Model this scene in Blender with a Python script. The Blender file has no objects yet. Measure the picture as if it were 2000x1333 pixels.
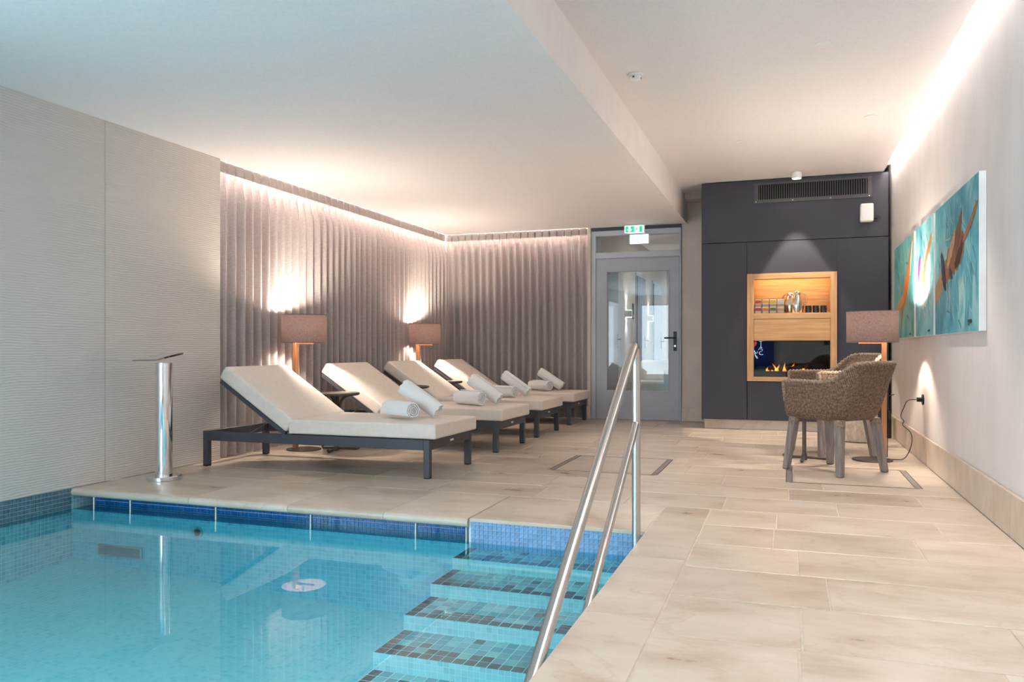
import bpy, bmesh, math, random
from mathutils import Vector, Matrix
random.seed(7)
R = math.radians
sc = bpy.context.scene
COL = sc.collection

# ------------------------------------------------------------------ camera, world, exposure
cd = bpy.data.cameras.new('camera'); cam = bpy.data.objects.new('camera', cd); COL.objects.link(cam)
cd.sensor_width = 36.0; cd.lens = 1550 / 2000 * 36
cd.shift_y = 14.5 / 2000
cd.clip_start = 0.05
cam.location = (0, 0, 0.9); cam.rotation_euler = (R(90), 0, math.atan2(540, 1550))
sc.camera = cam
sc.view_settings.view_transform = 'Standard'; sc.view_settings.look = 'None'
sc.view_settings.gamma = 1.0; sc.view_settings.use_curve_mapping = False
sc.view_settings.exposure = 0.95
W = bpy.data.worlds.new('world'); sc.world = W; W.use_nodes = True
W.node_tree.nodes['Background'].inputs[0].default_value = (0.80, 0.91, 1.0, 1)
W.node_tree.nodes['Background'].inputs[1].default_value = 4.9
for px0, px1, pz0, pz1, side in ((-4.1, -2.62, 0.1, 2.2, 0), (-2.5, -1.3, 0.1, 2.2, 0), (-2.5, 1.6, .3, 2.2, 1)):   # sky light enters through the windows behind the camera and an added left one
    ld = bpy.data.lights.new('window_portal', 'AREA'); ld.shape = 'RECTANGLE'; ld.size = px1 - px0; ld.size_y = pz1 - pz0
    ld.cycles.is_portal = True
    lo = bpy.data.objects.new('window_portal', ld); COL.objects.link(lo)
    if side: lo.location = (-4.40, (px0 + px1) / 2, (pz0 + pz1) / 2); lo.rotation_euler = (R(90), 0, R(-90))
    else: lo.location = ((px0 + px1) / 2, -3.19, (pz0 + pz1) / 2); lo.rotation_euler = (R(90), 0, 0)

# ------------------------------------------------------------------ helpers
def setp(o, label=None, cat=None, group=None, kind=None):
    if label: o['label'] = label
    if cat: o['category'] = cat
    if group: o['group'] = group
    if kind: o['kind'] = kind
    return o
def thing(name, label, cat, loc=(0, 0, 0), rz=0, group=None):
    o = bpy.data.objects.new(name, None); COL.objects.link(o); o.empty_display_size = .1
    o.location = loc; o.rotation_euler = (0, 0, rz)
    return setp(o, label, cat, group)
def ob(name, bm, mat, parent=None, smooth=None, label=None):
    me = bpy.data.meshes.new(name)
    bmesh.ops.recalc_face_normals(bm, faces=bm.faces)
    bm.to_mesh(me); bm.free()
    if smooth is not None:
        for p in me.polygons: p.use_smooth = True
        me.set_sharp_from_angle(angle=R(smooth))
    me.materials.append(mat)
    o = bpy.data.objects.new(name, me); COL.objects.link(o); o.parent = parent
    if label: o['label'] = label
    return o
def struct(name, bm, mat, label=None, smooth=None):
    return setp(ob(name, bm, mat, None, smooth), label, None, None, 'structure')
def inst(src, parent, loc=None, name=None, mat=None):
    o = src.copy(); COL.objects.link(o); o.parent = parent
    if loc is not None: o.location = loc
    return o
def copy_tree(o, parent=None):
    c = o.copy(); COL.objects.link(c); c.parent = parent
    for ch in list(o.children): copy_tree(ch, c)
    return c
def B(): return bmesh.new()
def bx(bm, x0, x1, y0, y1, z0, z1, bev=0, seg=1, mtx=None):
    m = Matrix.Translation(((x0+x1)/2, (y0+y1)/2, (z0+z1)/2)) @ Matrix.Diagonal((abs(x1-x0), abs(y1-y0), abs(z1-z0), 1))
    r = bmesh.ops.create_cube(bm, size=1, matrix=m)
    vs = r['verts']
    if bev > 0:
        es = list({e for v in vs for e in v.link_edges})
        g = bmesh.ops.bevel(bm, geom=es, offset=bev, segments=seg, profile=.5, affect='EDGES')
        vs = list({v for f in g['faces'] for v in f.verts})
        # collect the whole island
        seen = set(vs); st = list(vs)
        while st:
            v = st.pop()
            for e in v.link_edges:
                w = e.other_vert(v)
                if w not in seen: seen.add(w); st.append(w)
        vs = list(seen)
    if mtx is not None: bmesh.ops.transform(bm, matrix=mtx, verts=vs)
    return bm
def box(x0, x1, y0, y1, z0, z1, bev=0, seg=1): return bx(B(), x0, x1, y0, y1, z0, z1, bev, seg)
def tube(bm, pts, r, n=10, caps=True):
    pts = [Vector(p) for p in pts]; N = len(pts)
    rr = r if isinstance(r, (list, tuple)) else [r]*N
    rings = []; up = None
    for i, p in enumerate(pts):
        d = (pts[min(i+1, N-1)] - pts[max(i-1, 0)]).normalized()
        if up is None:
            a = Vector((0, 0, 1)) if abs(d.z) < .9 else Vector((1, 0, 0))
            up = (a - d*a.dot(d)).normalized()
        else: up = (up - d*up.dot(d)).normalized()
        s = d.cross(up)
        rings.append([bm.verts.new(p + rr[i]*(math.cos(2*math.pi*k/n)*up + math.sin(2*math.pi*k/n)*s)) for k in range(n)])
    for a, b in zip(rings, rings[1:]):
        for k in range(n): bm.faces.new((a[k], a[(k+1) % n], b[(k+1) % n], b[k]))
    if caps: bm.faces.new(rings[0][::-1]); bm.faces.new(rings[-1])
    return bm
def cyl(bm, p0, p1, r, n=24, r1=None): return tube(bm, [p0, p1], [r, r if r1 is None else r1], n)
def lathe(bm, prof, n=32, c=(0, 0)):
    rings = []
    for r, z in prof:
        rings.append([bm.verts.new((c[0]+max(r, 1e-4)*math.cos(2*math.pi*k/n), c[1]+max(r, 1e-4)*math.sin(2*math.pi*k/n), z)) for k in range(n)])
    for a, b in zip(rings, rings[1:]):
        for k in range(n): bm.faces.new((a[k], a[(k+1) % n], b[(k+1) % n], b[k]))
    bm.faces.new(rings[0][::-1]); bm.faces.new(rings[-1])
    return bm
def grid(bm, fn, nu, nv, close=False):
    vs = [[bm.verts.new(fn(i, j)) for j in range(nv)] for i in range(nu)]
    for i in range(nu - (0 if close else 1)):
        for j in range(nv-1):
            i2 = (i+1) % nu
            bm.faces.new((vs[i][j], vs[i2][j], vs[i2][j+1], vs[i][j+1]))
    return vs
def prism(bm, poly, mtx, th):
    """flat polygon (2D) extruded by th along local z, placed by mtx"""
    a = [bm.verts.new(mtx @ Vector((x, y, 0))) for x, y in poly]; b = [bm.verts.new(mtx @ Vector((x, y, th))) for x, y in poly]
    n = len(poly); bm.faces.new(a[::-1]); bm.faces.new(b)
    for i in range(n): bm.faces.new((a[i], a[(i+1) % n], b[(i+1) % n], b[i]))
    return bm
def smooth_line(pts, k=2):
    for _ in range(k):
        q = [pts[0]]
        for a, b in zip(pts, pts[1:]):
            q += [tuple(.75*x+.25*y for x, y in zip(a, b)), tuple(.25*x+.75*y for x, y in zip(a, b))]
        pts = q + [pts[-1]]
    return pts

# ------------------------------------------------------------------ materials
def nt_new(name):
    m = bpy.data.materials.new(name); m.use_nodes = True; t = m.node_tree
    return m, t, t.nodes['Principled BSDF']
def N(t, typ, **kw):
    n = t.nodes.new(typ)
    for k, v in kw.items(): setattr(n, k, v)
    return n
def rgba(c): return (c[0], c[1], c[2], 1)
def srgb(r, g, b):
    f = lambda v: (v/12.92 if v <= .04045 else ((v+.055)/1.055)**2.4)
    return (f(r/255), f(g/255), f(b/255))
def mat(name, c1, c2=None, rough=.5, metal=0, scale=8, stretch=(1, 1, 1), bump=0, bscale=None, detail=4, emit=None, es=0, obj=True, rnd=0, coat=0, sheen=0, spec=.5):
    m, t, p = nt_new(name)
    co = N(t, 'ShaderNodeTexCoord'); mp = N(t, 'ShaderNodeMapping'); mp.inputs['Scale'].default_value = stretch
    if obj: t.links.new(co.outputs['Object'], mp.inputs[0])
    else:
        g = N(t, 'ShaderNodeNewGeometry'); t.links.new(g.outputs['Position'], mp.inputs[0])
    nz = N(t, 'ShaderNodeTexNoise'); nz.inputs['Scale'].default_value = scale; nz.inputs['Detail'].default_value = detail
    t.links.new(mp.outputs[0], nz.inputs['Vector'])
    c2 = c2 or tuple(min(1, x*.9) for x in c1)
    rp = N(t, 'ShaderNodeValToRGB'); rp.color_ramp.elements[0].position = .3; rp.color_ramp.elements[1].position = .7
    rp.color_ramp.elements[0].color = rgba(c2); rp.color_ramp.elements[1].color = rgba(c1)
    t.links.new(nz.outputs['Fac'], rp.inputs[0])
    out = rp.outputs[0]
    if rnd:
        oi = N(t, 'ShaderNodeObjectInfo'); mr = N(t, 'ShaderNodeMapRange')
        mr.inputs['To Min'].default_value = 1-rnd; mr.inputs['To Max'].default_value = 1+rnd
        hv = N(t, 'ShaderNodeHueSaturation'); t.links.new(oi.outputs['Random'], mr.inputs[0]); t.links.new(mr.outputs[0], hv.inputs['Value']); t.links.new(out, hv.inputs['Color']); out = hv.outputs[0]
    t.links.new(out, p.inputs['Base Color'])
    p.inputs['Roughness'].default_value = rough; p.inputs['Metallic'].default_value = metal
    p.inputs['Coat Weight'].default_value = coat; p.inputs['Sheen Weight'].default_value = sheen
    p.inputs['Specular IOR Level'].default_value = spec
    if bump:
        n2 = N(t, 'ShaderNodeTexNoise'); n2.inputs['Scale'].default_value = bscale or scale*4; n2.inputs['Detail'].default_value = 3
        t.links.new(mp.outputs[0], n2.inputs['Vector'])
        b = N(t, 'ShaderNodeBump'); b.inputs['Strength'].default_value = bump; b.inputs['Distance'].default_value = .01
        t.links.new(n2.outputs['Fac'], b.inputs['Height']); t.links.new(b.outputs[0], p.inputs['Normal'])
    if emit:
        p.inputs['Emission Color'].default_value = rgba(emit); p.inputs['Emission Strength'].default_value = es
    return m
def stone_mat(name, k=1.0, rough=.3):
    m, t, p = nt_new(name)
    g = N(t, 'ShaderNodeNewGeometry'); oi = N(t, 'ShaderNodeObjectInfo')
    mul = N(t, 'ShaderNodeVectorMath', operation='SCALE'); mul.inputs['Scale'].default_value = 37
    cmb = N(t, 'ShaderNodeCombineXYZ')
    for i in range(3): t.links.new(oi.outputs['Random'], cmb.inputs[i])
    t.links.new(cmb.outputs[0], mul.inputs[0])
    add = N(t, 'ShaderNodeVectorMath', operation='ADD'); t.links.new(g.outputs['Position'], add.inputs[0]); t.links.new(mul.outputs[0], add.inputs[1])
    mp = N(t, 'ShaderNodeMapping'); mp.inputs['Scale'].default_value = (1, 2.2, 1); t.links.new(add.outputs[0], mp.inputs[0])
    n1 = N(t, 'ShaderNodeTexNoise'); n1.inputs['Scale'].default_value = 2.2; n1.inputs['Detail'].default_value = 8; n1.inputs['Roughness'].default_value = .62
    t.links.new(mp.outputs[0], n1.inputs['Vector'])
    rp = N(t, 'ShaderNodeValToRGB'); e = rp.color_ramp.elements
    e[0].position = .28; e[0].color = rgba(tuple(x*k for x in srgb(186, 164, 142)))
    e[1].position = .72; e[1].color = rgba(tuple(x*k for x in srgb(224, 211, 198)))
    el = e.new(.48); el.color = rgba(tuple(x*k for x in srgb(210, 194, 177)))
    t.links.new(n1.outputs['Fac'], rp.inputs[0])
    # thin brownish veins
    n2 = N(t, 'ShaderNodeTexNoise'); n2.inputs['Scale'].default_value = 1.7; n2.inputs['Detail'].default_value = 6; n2.inputs['Distortion'].default_value = .6
    t.links.new(mp.outputs[0], n2.inputs['Vector'])
    s = N(t, 'ShaderNodeMath', operation='SUBTRACT'); s.inputs[1].default_value = .5; t.links.new(n2.outputs['Fac'], s.inputs[0])
    ab = N(t, 'ShaderNodeMath', operation='ABSOLUTE'); t.links.new(s.outputs[0], ab.inputs[0])
    vr = N(t, 'ShaderNodeMapRange'); vr.inputs['From Min'].default_value = 0; vr.inputs['From Max'].default_value = .012; vr.inputs['To Min'].default_value = .2; vr.inputs['To Max'].default_value = 0
    t.links.new(ab.outputs[0], vr.inputs[0])
    mx = N(t, 'ShaderNodeMix', data_type='RGBA'); t.links.new(vr.outputs[0], mx.inputs['Factor']); t.links.new(rp.outputs[0], mx.inputs['A']); mx.inputs['B'].default_value = rgba(srgb(170, 132, 100))
    mr = N(t, 'ShaderNodeMapRange'); mr.inputs['To Min'].default_value = .9; mr.inputs['To Max'].default_value = 1.06; t.links.new(oi.outputs['Random'], mr.inputs[0])
    hv = N(t, 'ShaderNodeHueSaturation'); t.links.new(mr.outputs[0], hv.inputs['Value']); t.links.new(mx.outputs['Result'], hv.inputs['Color'])
    t.links.new(hv.outputs[0], p.inputs['Base Color'])
    rr = N(t, 'ShaderNodeMapRange'); rr.inputs['To Min'].default_value = rough-.06; rr.inputs['To Max'].default_value = rough+.14; t.links.new(n1.outputs['Fac'], rr.inputs[0]); t.links.new(rr.outputs[0], p.inputs['Roughness'])
    b = N(t, 'ShaderNodeBump'); b.inputs['Strength'].default_value = .06; b.inputs['Distance'].default_value = .01; t.links.new(n1.outputs['Fac'], b.inputs['Height']); t.links.new(b.outputs[0], p.inputs['Normal'])
    return m
def wood_mat(name, c1, c2, axis, rough=.45, emit=None):
    st = [14, 14, 14]; st[axis] = .9
    return mat(name, c1, c2, rough=rough, scale=3, stretch=tuple(st), bump=.05, detail=6)
def schlick(t, f0):
    lw = N(t, 'ShaderNodeLayerWeight'); lw.inputs['Blend'].default_value = .5
    pw = N(t, 'ShaderNodeMath', operation='POWER'); pw.inputs[1].default_value = 5; t.links.new(lw.outputs['Facing'], pw.inputs[0])
    ma = N(t, 'ShaderNodeMath', operation='MULTIPLY_ADD'); ma.inputs[1].default_value = 1-f0; ma.inputs[2].default_value = f0; t.links.new(pw.outputs[0], ma.inputs[0])
    return ma.outputs[0], lw
def glass_mat(name, tint, f0=.05, rough=0, waves=0):
    m, t, p = nt_new(name); t.nodes.remove(p)
    tr = N(t, 'ShaderNodeBsdfTransparent'); tr.inputs[0].default_value = rgba(tint)
    gl = N(t, 'ShaderNodeBsdfGlossy'); gl.inputs['Roughness'].default_value = rough
    fac, lw = schlick(t, f0)
    if waves:
        g = N(t, 'ShaderNodeNewGeometry'); nz = N(t, 'ShaderNodeTexNoise'); nz.inputs['Scale'].default_value = 2.5; nz.inputs['Detail'].default_value = 2
        t.links.new(g.outputs['Position'], nz.inputs['Vector'])
        b = N(t, 'ShaderNodeBump'); b.inputs['Strength'].default_value = waves; b.inputs['Distance'].default_value = .01
        t.links.new(nz.outputs['Fac'], b.inputs['Height']); t.links.new(b.outputs[0], gl.inputs['Normal']); t.links.new(b.outputs[0], lw.inputs['Normal'])
    mx = N(t, 'ShaderNodeMixShader'); t.links.new(fac, mx.inputs[0]); t.links.new(tr.outputs[0], mx.inputs[1]); t.links.new(gl.outputs[0], mx.inputs[2])
    t.links.new(mx.outputs[0], t.nodes['Material Output'].inputs[0])
    return m
def emis(name, c, s):
    m, t, p = nt_new(name); p.inputs['Base Color'].default_value = rgba(c); p.inputs['Emission Color'].default_value = rgba(c); p.inputs['Emission Strength'].default_value = s
    return m
def cloth_mat(name, c1, c2, trans, tc, wx=260, rough=.9, wh=40):
    """woven cloth that lets part of the light through"""
    m, t, p = nt_new(name); t.nodes.remove(p)
    g = N(t, 'ShaderNodeNewGeometry')
    n1 = N(t, 'ShaderNodeTexNoise'); n1.inputs['Scale'].default_value = 1; n1.inputs['Detail'].default_value = 3
    mp = N(t, 'ShaderNodeMapping'); mp.inputs['Scale'].default_value = (wh, wh, wx); t.links.new(g.outputs['Position'], mp.inputs[0]); t.links.new(mp.outputs[0], n1.inputs['Vector'])
    rp = N(t, 'ShaderNodeValToRGB'); rp.color_ramp.elements[0].position = .3; rp.color_ramp.elements[1].position = .7
    rp.color_ramp.elements[0].color = rgba(c2); rp.color_ramp.elements[1].color = rgba(c1); t.links.new(n1.outputs['Fac'], rp.inputs[0])
    df = N(t, 'ShaderNodeBsdfDiffuse'); t.links.new(rp.outputs[0], df.inputs[0])
    tl = N(t, 'ShaderNodeBsdfTranslucent'); 
    mm = N(t, 'ShaderNodeMix', data_type='RGBA', blend_type='MULTIPLY'); mm.inputs['Factor'].default_value = 1; t.links.new(rp.outputs[0], mm.inputs['A']); mm.inputs['B'].default_value = rgba(tc); t.links.new(mm.outputs['Result'], tl.inputs[0])
    mx = N(t, 'ShaderNodeMixShader'); mx.inputs[0].default_value = trans; t.links.new(df.outputs[0], mx.inputs[1]); t.links.new(tl.outputs[0], mx.inputs[2])
    t.links.new(mx.outputs[0], t.nodes['Material Output'].inputs[0])
    return m
def mosaic_mat(name, cols, grout, pitch, ax, rough=.2, gw=.09):
    """square glass mosaic, ax = the two world axes of the surface"""
    m, t, p = nt_new(name)
    g = N(t, 'ShaderNodeNewGeometry'); sp = N(t, 'ShaderNodeSeparateXYZ'); t.links.new(g.outputs['Position'], sp.inputs[0])
    cb = N(t, 'ShaderNodeCombineXYZ'); t.links.new(sp.outputs[ax[0]], cb.inputs[0]); t.links.new(sp.outputs[ax[1]], cb.inputs[1])
    sc_ = N(t, 'ShaderNodeVectorMath', operation='SCALE'); sc_.inputs['Scale'].default_value = 1/pitch; t.links.new(cb.outputs[0], sc_.inputs[0])
    fl = N(t, 'ShaderNodeVectorMath', operation='FLOOR'); t.links.new(sc_.outputs[0], fl.inputs[0])
    wn = N(t, 'ShaderNodeTexWhiteNoise', noise_dimensions='2D'); t.links.new(fl.outputs[0], wn.inputs['Vector'])
    rp = N(t, 'ShaderNodeValToRGB'); rp.color_ramp.interpolation = 'LINEAR'
    e = rp.color_ramp.elements
    e[0].color = rgba(cols[0]); e[1].color = rgba(cols[-1])
    for i, c in enumerate(cols[1:-1]): x = e.new((i+1)/(len(cols)-1)); x.color = rgba(c)
    t.links.new(wn.outputs['Value'], rp.inputs[0])
    fr = N(t, 'ShaderNodeVectorMath', operation='FRACTION'); t.links.new(sc_.outputs[0], fr.inputs[0])
    s2 = N(t, 'ShaderNodeSeparateXYZ'); t.links.new(fr.outputs[0], s2.inputs[0])
    lo = []
    for i in range(2):
        a = N(t, 'ShaderNodeMath', operation='LESS_THAN'); a.inputs[1].default_value = gw; t.links.new(s2.outputs[i], a.inputs[0]); lo.append(a)
    mxm = N(t, 'ShaderNodeMath', operation='MAXIMUM'); t.links.new(lo[0].outputs[0], mxm.inputs[0]); t.links.new(lo[1].outputs[0], mxm.inputs[1])
    mx = N(t, 'ShaderNodeMix', data_type='RGBA'); t.links.new(mxm.outputs[0], mx.inputs['Factor']); t.links.new(rp.outputs[0], mx.inputs['A']); mx.inputs['B'].default_value = rgba(grout)
    t.links.new(mx.outputs['Result'], p.inputs['Base Color']); p.inputs['Roughness'].default_value = rough
    return m

M = {}
M['plaster'] = mat('ceiling_plaster', srgb(239, 234, 235), srgb(233, 228, 229), rough=.9, scale=60, bump=.12, bscale=260, obj=False)
M['beam'] = mat('beam_plaster', srgb(240, 235, 234), srgb(235, 230, 229), rough=.9, scale=5, obj=False)
M['wallwhite'] = mat('wall_plaster', srgb(226, 220, 218), srgb(216, 209, 206), rough=.85, scale=3, stretch=(1, 1.2, .5), bump=.25, bscale=14, obj=False, detail=6)
M['wallwarm'] = mat('warm_plaster', srgb(222, 210, 200), srgb(214, 202, 192), rough=.85, scale=4, bump=.05, obj=False)
M['stone'] = stone_mat('limestone', .96, .27)
M['stone2'] = stone_mat('limestone_baseboard', 1.0, .4)
M['grout'] = mat('floor_grout', srgb(222, 210, 197), srgb(208, 194, 180), rough=.8, scale=30, obj=False)
M['frame'] = mat('lounger_anthracite', srgb(70, 72, 80), srgb(66, 68, 76), rough=.45, scale=40)
M['foot'] = mat('black_foot', srgb(24, 24, 26), rough=.6)
M['cushion'] = mat('cushion_canvas', srgb(238, 227, 217), srgb(232, 220, 209), rough=.9, scale=30, bump=.05, bscale=220, sheen=.1)
M['towel'] = mat('white_terry', srgb(250, 249, 248), srgb(244, 243, 242), rough=1, scale=120, bump=.35, bscale=300, sheen=.2)
M['chrome'] = mat('chrome', (.82, .82, .84), (.8, .8, .82), rough=.06, metal=1)
M['steel'] = mat('brushed_steel', (.62, .6, .58), (.5, .48, .46), rough=.28, metal=1, scale=8, stretch=(60, 1, 60))
M['darksteel'] = mat('dark_steel', srgb(92, 84, 80), srgb(74, 68, 66), rough=.45, metal=.4, scale=20)
M['navy'] = mat('navy_laminate', srgb(57, 58, 70), srgb(51, 52, 64), rough=.55, scale=2, obj=False, bump=.02, bscale=200)
M['oak'] = wood_mat('oak_horizontal', srgb(214, 172, 124), srgb(186, 140, 92), 0)
M['oakv'] = wood_mat('oak_vertical', srgb(212, 168, 120), srgb(188, 142, 96), 2)
M['black'] = mat('black_plastic', srgb(26, 26, 28), srgb(18, 18, 20), rough=.45)
M['blackmatt'] = mat('matt_black', srgb(14, 14, 15), srgb(9, 9, 10), rough=.9)
M['vent'] = mat('vent_grey', srgb(78, 76, 80), srgb(72, 70, 74), rough=.5)
M['white'] = mat('white_plastic', srgb(238, 238, 238), srgb(232, 232, 233), rough=.4)
M['doorgrey'] = mat('door_grey', srgb(174, 178, 190), srgb(169, 173, 185), rough=.45, scale=3)
M['doorframe'] = mat('door_frame_grey', srgb(186, 193, 206), srgb(180, 187, 200), rough=.45, scale=3)
M['darkstrip'] = mat('dark_head_strip', srgb(62, 66, 80), rough=.5)
M['glass'] = glass_mat('clear_glass', (.93, .96, .96), .05)
M['fireglass'] = glass_mat('fire_glass', (.85, .85, .85), .05)
M['water'] = glass_mat('pool_water', (.54, .93, .97), .02, 0, .02)
M['curtain'] = cloth_mat('curtain_linen', srgb(212, 204, 203), srgb(188, 180, 180), .36, (1, .97, .95))
M['heading'] = cloth_mat('curtain_heading', srgb(200, 191, 187), srgb(176, 167, 164), .08, (1, .93, .85))
M['shade'] = cloth_mat('shade_fabric', srgb(140, 118, 116), srgb(104, 88, 86), .026, (1, .9, .84), wx=170, wh=170)
M['shadein'] = mat('shade_lining', srgb(240, 228, 210), rough=.8)
M['lampwood'] = wood_mat('lamp_oak', srgb(196, 142, 96), srgb(168, 116, 76), 2)
M['bulb'] = emis('bulb_glow', (1, .78, .5), 14)
M['led'] = emis('led_white', (1, .93, .87), 15)
M['ledw'] = emis('led_warm', (1, .91, .86), 78)
M['niche_led'] = emis('led_amber', (1, .75, .42), 20)
M['wickerleg'] = wood_mat('grey_wood', srgb(150, 140, 138), srgb(112, 104, 104), 2, rough=.6)
M['mosL'] = mosaic_mat('mosaic_side', [srgb(150, 186, 196), srgb(176, 206, 212), srgb(132, 172, 186)], srgb(226, 236, 236), .0258, (1, 2))
M['mosF'] = mosaic_mat('mosaic_far', [srgb(128, 186, 204), srgb(142, 194, 208), srgb(116, 176, 196)], srgb(166, 208, 218), .0258, (0, 2))
M['mosB'] = mosaic_mat('mosaic_floor', [srgb(184, 213, 221), srgb(196, 220, 226), srgb(172, 206, 216)], srgb(204, 224, 228), .0258, (0, 1))
M['mosR'] = mosaic_mat('mosaic_riser', [srgb(190, 218, 224), srgb(206, 228, 232), srgb(176, 208, 216)], srgb(232, 240, 240), .0258, (0, 2))
M['wallgrout'] = mat('mosaic_grout', srgb(226, 232, 236), srgb(216, 224, 230), rough=.7, scale=40)

def wall_ridge_mat():
    m, t, p = nt_new('ridged_wall_panel')
    g = N(t, 'ShaderNodeNewGeometry'); mp = N(t, 'ShaderNodeMapping'); mp.inputs['Scale'].default_value = (1, .35, 1); t.links.new(g.outputs['Position'], mp.inputs[0])
    wv = N(t, 'ShaderNodeTexWave', bands_direction='Z'); wv.inputs['Scale'].default_value = 20; wv.inputs['Distortion'].default_value = 5; wv.inputs['Detail'].default_value = 2.5; wv.inputs['Detail Scale'].default_value = .8
    t.links.new(mp.outputs[0], wv.inputs['Vector'])
    b = N(t, 'ShaderNodeBump'); b.inputs['Strength'].default_value = .3; b.inputs['Distance'].default_value = .006; t.links.new(wv.outputs['Fac'], b.inputs['Height']); t.links.new(b.outputs[0], p.inputs['Normal'])
    nz = N(t, 'ShaderNodeTexNoise'); nz.inputs['Scale'].default_value = 1.3; t.links.new(g.outputs['Position'], nz.inputs['Vector'])
    rp = N(t, 'ShaderNodeValToRGB'); rp.color_ramp.elements[0].color = rgba(srgb(216, 206, 198)); rp.color_ramp.elements[1].color = rgba(srgb(223, 214, 207)); t.links.new(nz.outputs['Fac'], rp.inputs[0]); t.links.new(rp.outputs[0], p.inputs['Base Color'])
    p.inputs['Roughness'].default_value = .35
    return m
M['ridge'] = wall_ridge_mat()
def wicker_mat(name, c1, c2, c3):
    m, t, p = nt_new(name)
    co = N(t, 'ShaderNodeUVMap'); 
    w1 = N(t, 'ShaderNodeTexWave', bands_direction='X'); w1.inputs['Scale'].default_value = 1.0; w1.inputs['Distortion'].default_value = .4; w1.inputs['Detail Scale'].default_value = 2
    w2 = N(t, 'ShaderNodeTexWave', bands_direction='Y'); w2.inputs['Scale'].default_value = 1.0; w2.inputs['Distortion'].default_value = .5
    for w, s in ((w1, (34, 34, 34)), (w2, (60, 60, 60))):
        mp = N(t, 'ShaderNodeMapping'); mp.inputs['Scale'].default_value = s; t.links.new(co.outputs[0], mp.inputs[0]); t.links.new(mp.outputs[0], w.inputs['Vector'])
    mu = N(t, 'ShaderNodeMath', operation='MULTIPLY'); t.links.new(w1.outputs['Fac'], mu.inputs[0]); t.links.new(w2.outputs['Fac'], mu.inputs[1])
    nz = N(t, 'ShaderNodeTexNoise'); nz.inputs['Scale'].default_value = 60; t.links.new(co.outputs[0], nz.inputs['Vector'])
    ad = N(t, 'ShaderNodeMath', operation='MULTIPLY_ADD'); ad.inputs[1].default_value = .55; t.links.new(mu.outputs[0], ad.inputs[0]); t.links.new(nz.outputs['Fac'], ad.inputs[2])
    rp = N(t, 'ShaderNodeValToRGB'); e = rp.color_ramp.elements; e[0].position = .42; e[0].color = rgba(c3); e[1].position = .95; e[1].color = rgba(c1); x = e.new(.66); x.color = rgba(c2)
    t.links.new(ad.outputs[0], rp.inputs[0]); t.links.new(rp.outputs[0], p.inputs['Base Color']); p.inputs['Roughness'].default_value = .65
    b = N(t, 'ShaderNodeBump'); b.inputs['Strength'].default_value = .7; b.inputs['Distance'].default_value = .006; t.links.new(mu.outputs[0], b.inputs['Height']); t.links.new(b.outputs[0], p.inputs['Normal'])
    return m
M['wicker'] = wicker_mat('wicker', srgb(172, 144, 120), srgb(122, 98, 82), srgb(74, 58, 48))
M['wickerrim'] = mat('wicker_rim', srgb(168, 146, 128), srgb(108, 90, 76), rough=.65, scale=60, bump=.5)

# ------------------------------------------------------------------ room shell
XL, XR, YB, YF = -4.35, 1.02, 9.97, -3.2
ZL, ZH, XBEAM = 2.44, 2.76, -1.18
PX, PY = -0.665, 3.88          # pool edges (right, far)
WZ = -0.127                    # water level

# floor: grout bed with single limestone slabs
bm = B()
bx(bm, -4.6, XR, 4.3, 10.06, -.05, -.004); bx(bm, -1.6, PX, 3.93, 4.32, -.05, -.0045); bx(bm, PX, XR, YF, 4.32, -.05, -.0048)
floor = struct('floor', bm, M['grout'], 'beige limestone floor around the pool')
def slab(x0, x1, y0, y1, nm='slab'):
    if x1-x0 < .03 or y1-y0 < .03: return
    g = .0035
    ob(nm, box(x0+g, x1-g, y0+g, y1-g, -.02, random.uniform(-.0006, .0004), .0025), M['stone'], floor)
def row(x0, x1, y0, y1, off):
    x = x0; first = True
    while x < x1-.001:
        L = random.uniform(.52, .95)
        if first: L *= off; first = False
        e = min(x+L, x1)
        if x1-e < .22: e = x1
        slab(x, e, y0, y1); x = e
ys = [2.52+.41*k for k in range(-14, 19)]
for i, (a, b) in enumerate(zip(ys, ys[1:])):
    b2 = min(b, YB+.07)
    if a < YF-.0: a = YF
    if b2 <= a+.02: continue
    if b2 < 4.58: row(-.41, XR-.025, a, b2, .5+.5*random.random())
    else: row(-4.58, XR-.025, a, b2, .4+.6*random.random())
y = YF
while y < 4.57:
    e = min(y+random.uniform(.75, 1.0), 4.57)
    if 4.57-e < .3: e = 4.57
    slab(PX, -.41, y, e, 'coping_stone'); y = e
slab(-1.6, PX, 3.894, 4.57, 'coping_stone')
x = XL
for e in (-3.42, -2.72, -2.1, -1.602):   # bullnosed coping over the overflow channel
    prof = [(4.567, 0), (4.567, -.05), (PY+.02, -.05)] + [(PY+.0+.025-.027*math.cos(a), -.025-.025*math.sin(a)) for a in [math.pi/2*(1-k/4) for k in range(0, 9)]] 
    bm = B(); a = [bm.verts.new((x+.001, py, pz)) for py, pz in prof]; b = [bm.verts.new((e-.001, py, pz)) for py, pz in prof]
    n = len(prof); bm.faces.new(a); bm.faces.new(b[::-1])
    for i in range(n): bm.faces.new((a[i], b[i], b[(i+1) % n], a[(i+1) % n]))
    ob('coping_stone', bm, M['stone'], floor, 40); x = e

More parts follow.
